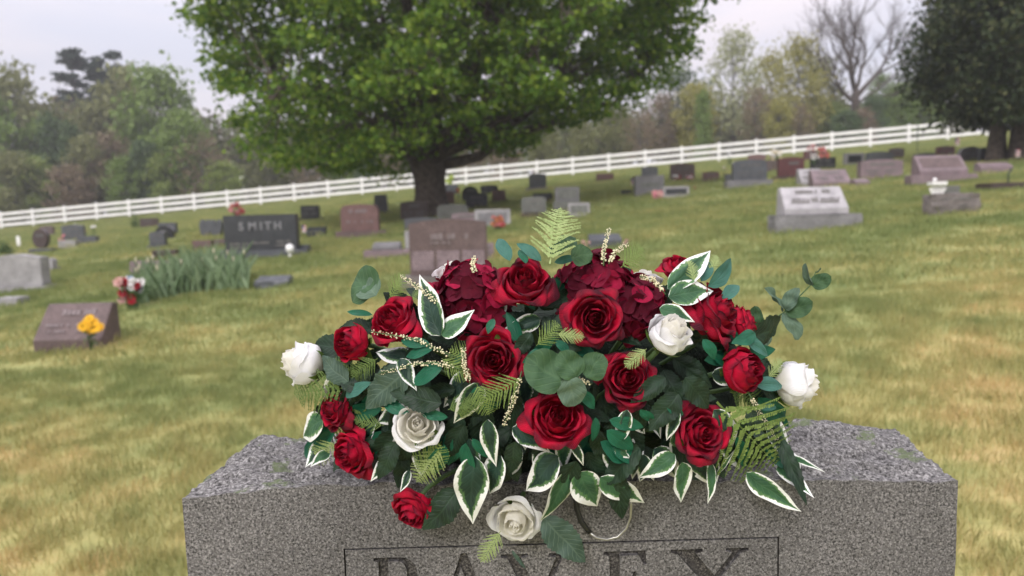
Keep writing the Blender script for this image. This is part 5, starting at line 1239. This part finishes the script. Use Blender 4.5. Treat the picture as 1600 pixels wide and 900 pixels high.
# the two dark pines rising over the left wood
def pine(px, ytop, Y, label, w=1., lean=0):
    x = P(px, 300, Y).x; z0 = gz(x, Y)-.3; h = P(px, ytop, Y).z-z0; root = empty('pine_tree', (x, Y, z0), label, 'tree', 'dark pines rising above the left wood'); P0 = []; mb = MB()
    mb.tube([(0, 0, -.2), (lean*.4, 0, h*.5), (lean, 0, h*.97)], [.3, .2, .03], 7)
    for i in range(46):
        z = h*rng.uniform(.5, .985); t = (z/h-.5)/.5; L_ = (3.3*(1-t)**.95+.35)*w*rng.uniform(.55, 1.15)*(1 if rng.random() < .8 else 1.3); a = rng.uniform(0, 6.283); c = Vector((lean*z/h, 0, z)); e_ = c+Vector((L_*math.cos(a), L_*math.sin(a), L_*.12))
        mb.tube([c, e_], [.06, .015], 4, False)
        for s in np.linspace(.25, 1, 6):
            p_ = c.lerp(e_, s); P0.append(np.array(p_)+rng.normal(0, .30, (28, 3))*np.array([1, 1, .42]))
    o = link('crown', quads(np.concatenate(P0), .30, LM['pine']), root); o['kind'] = 'stuff'; mb.build('trunk', M_barkgrey, root, True)
pine(130, 73, 80, 'tall dark pine above the left wood, left of the pair', 1.0); pine(168, 82, 80, 'slightly shorter dark pine above the left wood, middle of three crowns', .6); pine(188, 76, 82, 'dark pine at the right of the pair above the left wood', .6, .6)
# far mass of woods filling the gaps low down
P0 = []
for i in range(500):
    px = rng.uniform(-620, 1480); Y = rng.uniform(66, 84); x = P(px, 300, Y).x; 
    top = np.interp(px, [-620, 150, 330, 700, 1000, 1100, 1300, 1480], [165, 165, 205, 208, 190, 183, 182, 178]); zt = P(px, top, Y).z; z0 = gz(x, Y)
    z = rng.uniform(z0, zt); P0.append(np.array([x, Y, z])+rng.normal(0, 1.1, (130, 3))*np.array([1.5, 1, .9]))
o = link('far_woods', quads(np.concatenate(P0), .5, leafmat('far_woods', (.10, .12, .05), (.15, .17, .075), .3, extra=(.17, .14, .10)))); tag(o, 'mass of blurred undergrowth and trees far behind the fence', kind='stuff')
# bare tree
def bare(px, pyb, Y, ytop, label):
    x = P(px, pyb, Y).x; z0 = gz(x, Y)-.2; h = P(px, ytop, Y).z-z0; root = empty('bare_tree', (x, Y, z0), label, 'tree'); mb = MB(); rnd = random.Random(12)
    def grow(p_, d, L_, r_, lv):
        n = 5; pts = [p_]; q = p_.copy(); dd = d.copy()
        for i in range(n):
            dd = (dd+Vector((rnd.gauss(0, .10), rnd.gauss(0, .10), .02+.012*lv))).normalized(); q = q+dd*L_/n; pts.append(q.copy())
        r1 = r_*(.62 if lv < 1 else .5); mb.tube(pts, [r_+(r1-r_)*i/n for i in range(n+1)], 8 if lv < 2 else 4 if lv < 4 else 3, False)
        if lv >= 6: return
        k = 3 if lv < 5 else 3
        for i in range(k):
            f_ = rnd.uniform(.45, 1) if i < k-1 else 1; idx = min(n, max(1, int(f_*n))); az = rnd.uniform(0, 6.283); tilt = rnd.uniform(.45, .95) if i < k-1 else .25
            o_ = dd.orthogonal().normalized(); o2 = dd.cross(o_); nd = (dd*math.cos(tilt)+(o_*math.cos(az)+o2*math.sin(az))*math.sin(tilt)).normalized()
            grow(pts[idx], nd, L_*rnd.uniform(.62, .82), max(.008, r_*(.55 if i < k-1 else .62)), lv+1)
    H = h; mb.tube([(0, 0, -.2), (0, 0, H*.30), (.05, 0, H*.36)], [.40, .30, .28], 10)
    for ang, sd_, st, L_, r_ in ((-.80, 0, .28, .30, .15), (-.12, .2, .34, .32, .20), (.62, 0, .31, .30, .17), (-1.1, .3, .22, .20, .08), (.95, -.3, .27, .24, .10), (-.45, -.4, .36, .28, .13), (.35, -.4, .36, .28, .13)):
        grow(Vector((0, 0, H*st)), Vector((math.sin(ang), sd_, math.cos(ang))).normalized(), H*L_*.80, r_*1.25, 1)
    mb.build('branches', M_bark, root, True)
bare(1336, 192, 62, -20, 'tall bare leafless tree standing behind the fence at right')
# thin spring haze over the whole place
bm = bmesh.new(); bmesh.ops.create_cube(bm, size=1, matrix=Matrix.LocRotScale(Vector((0, 180, 4)), None, Vector((830, 500, 90))))
me = bpy.data.meshes.new('haze'); bm.to_mesh(me); bm.free(); hz = link('haze', me); tag(hz, 'thin pale haze in the air', kind='stuff')
hm = bpy.data.materials.new('haze'); hm.use_nodes = True; hn = hm.node_tree; hn.nodes.clear(); ho = hn.nodes.new('ShaderNodeOutputMaterial'); hv = hn.nodes.new('ShaderNodeVolumePrincipled')
hv.inputs['Color'].default_value = (.93, .93, .96, 1); hv.inputs['Density'].default_value = .0015; hv.inputs['Anisotropy'].default_value = .2; hn.links.new(hv.outputs[0], ho.inputs['Volume']); me.materials.append(hm)
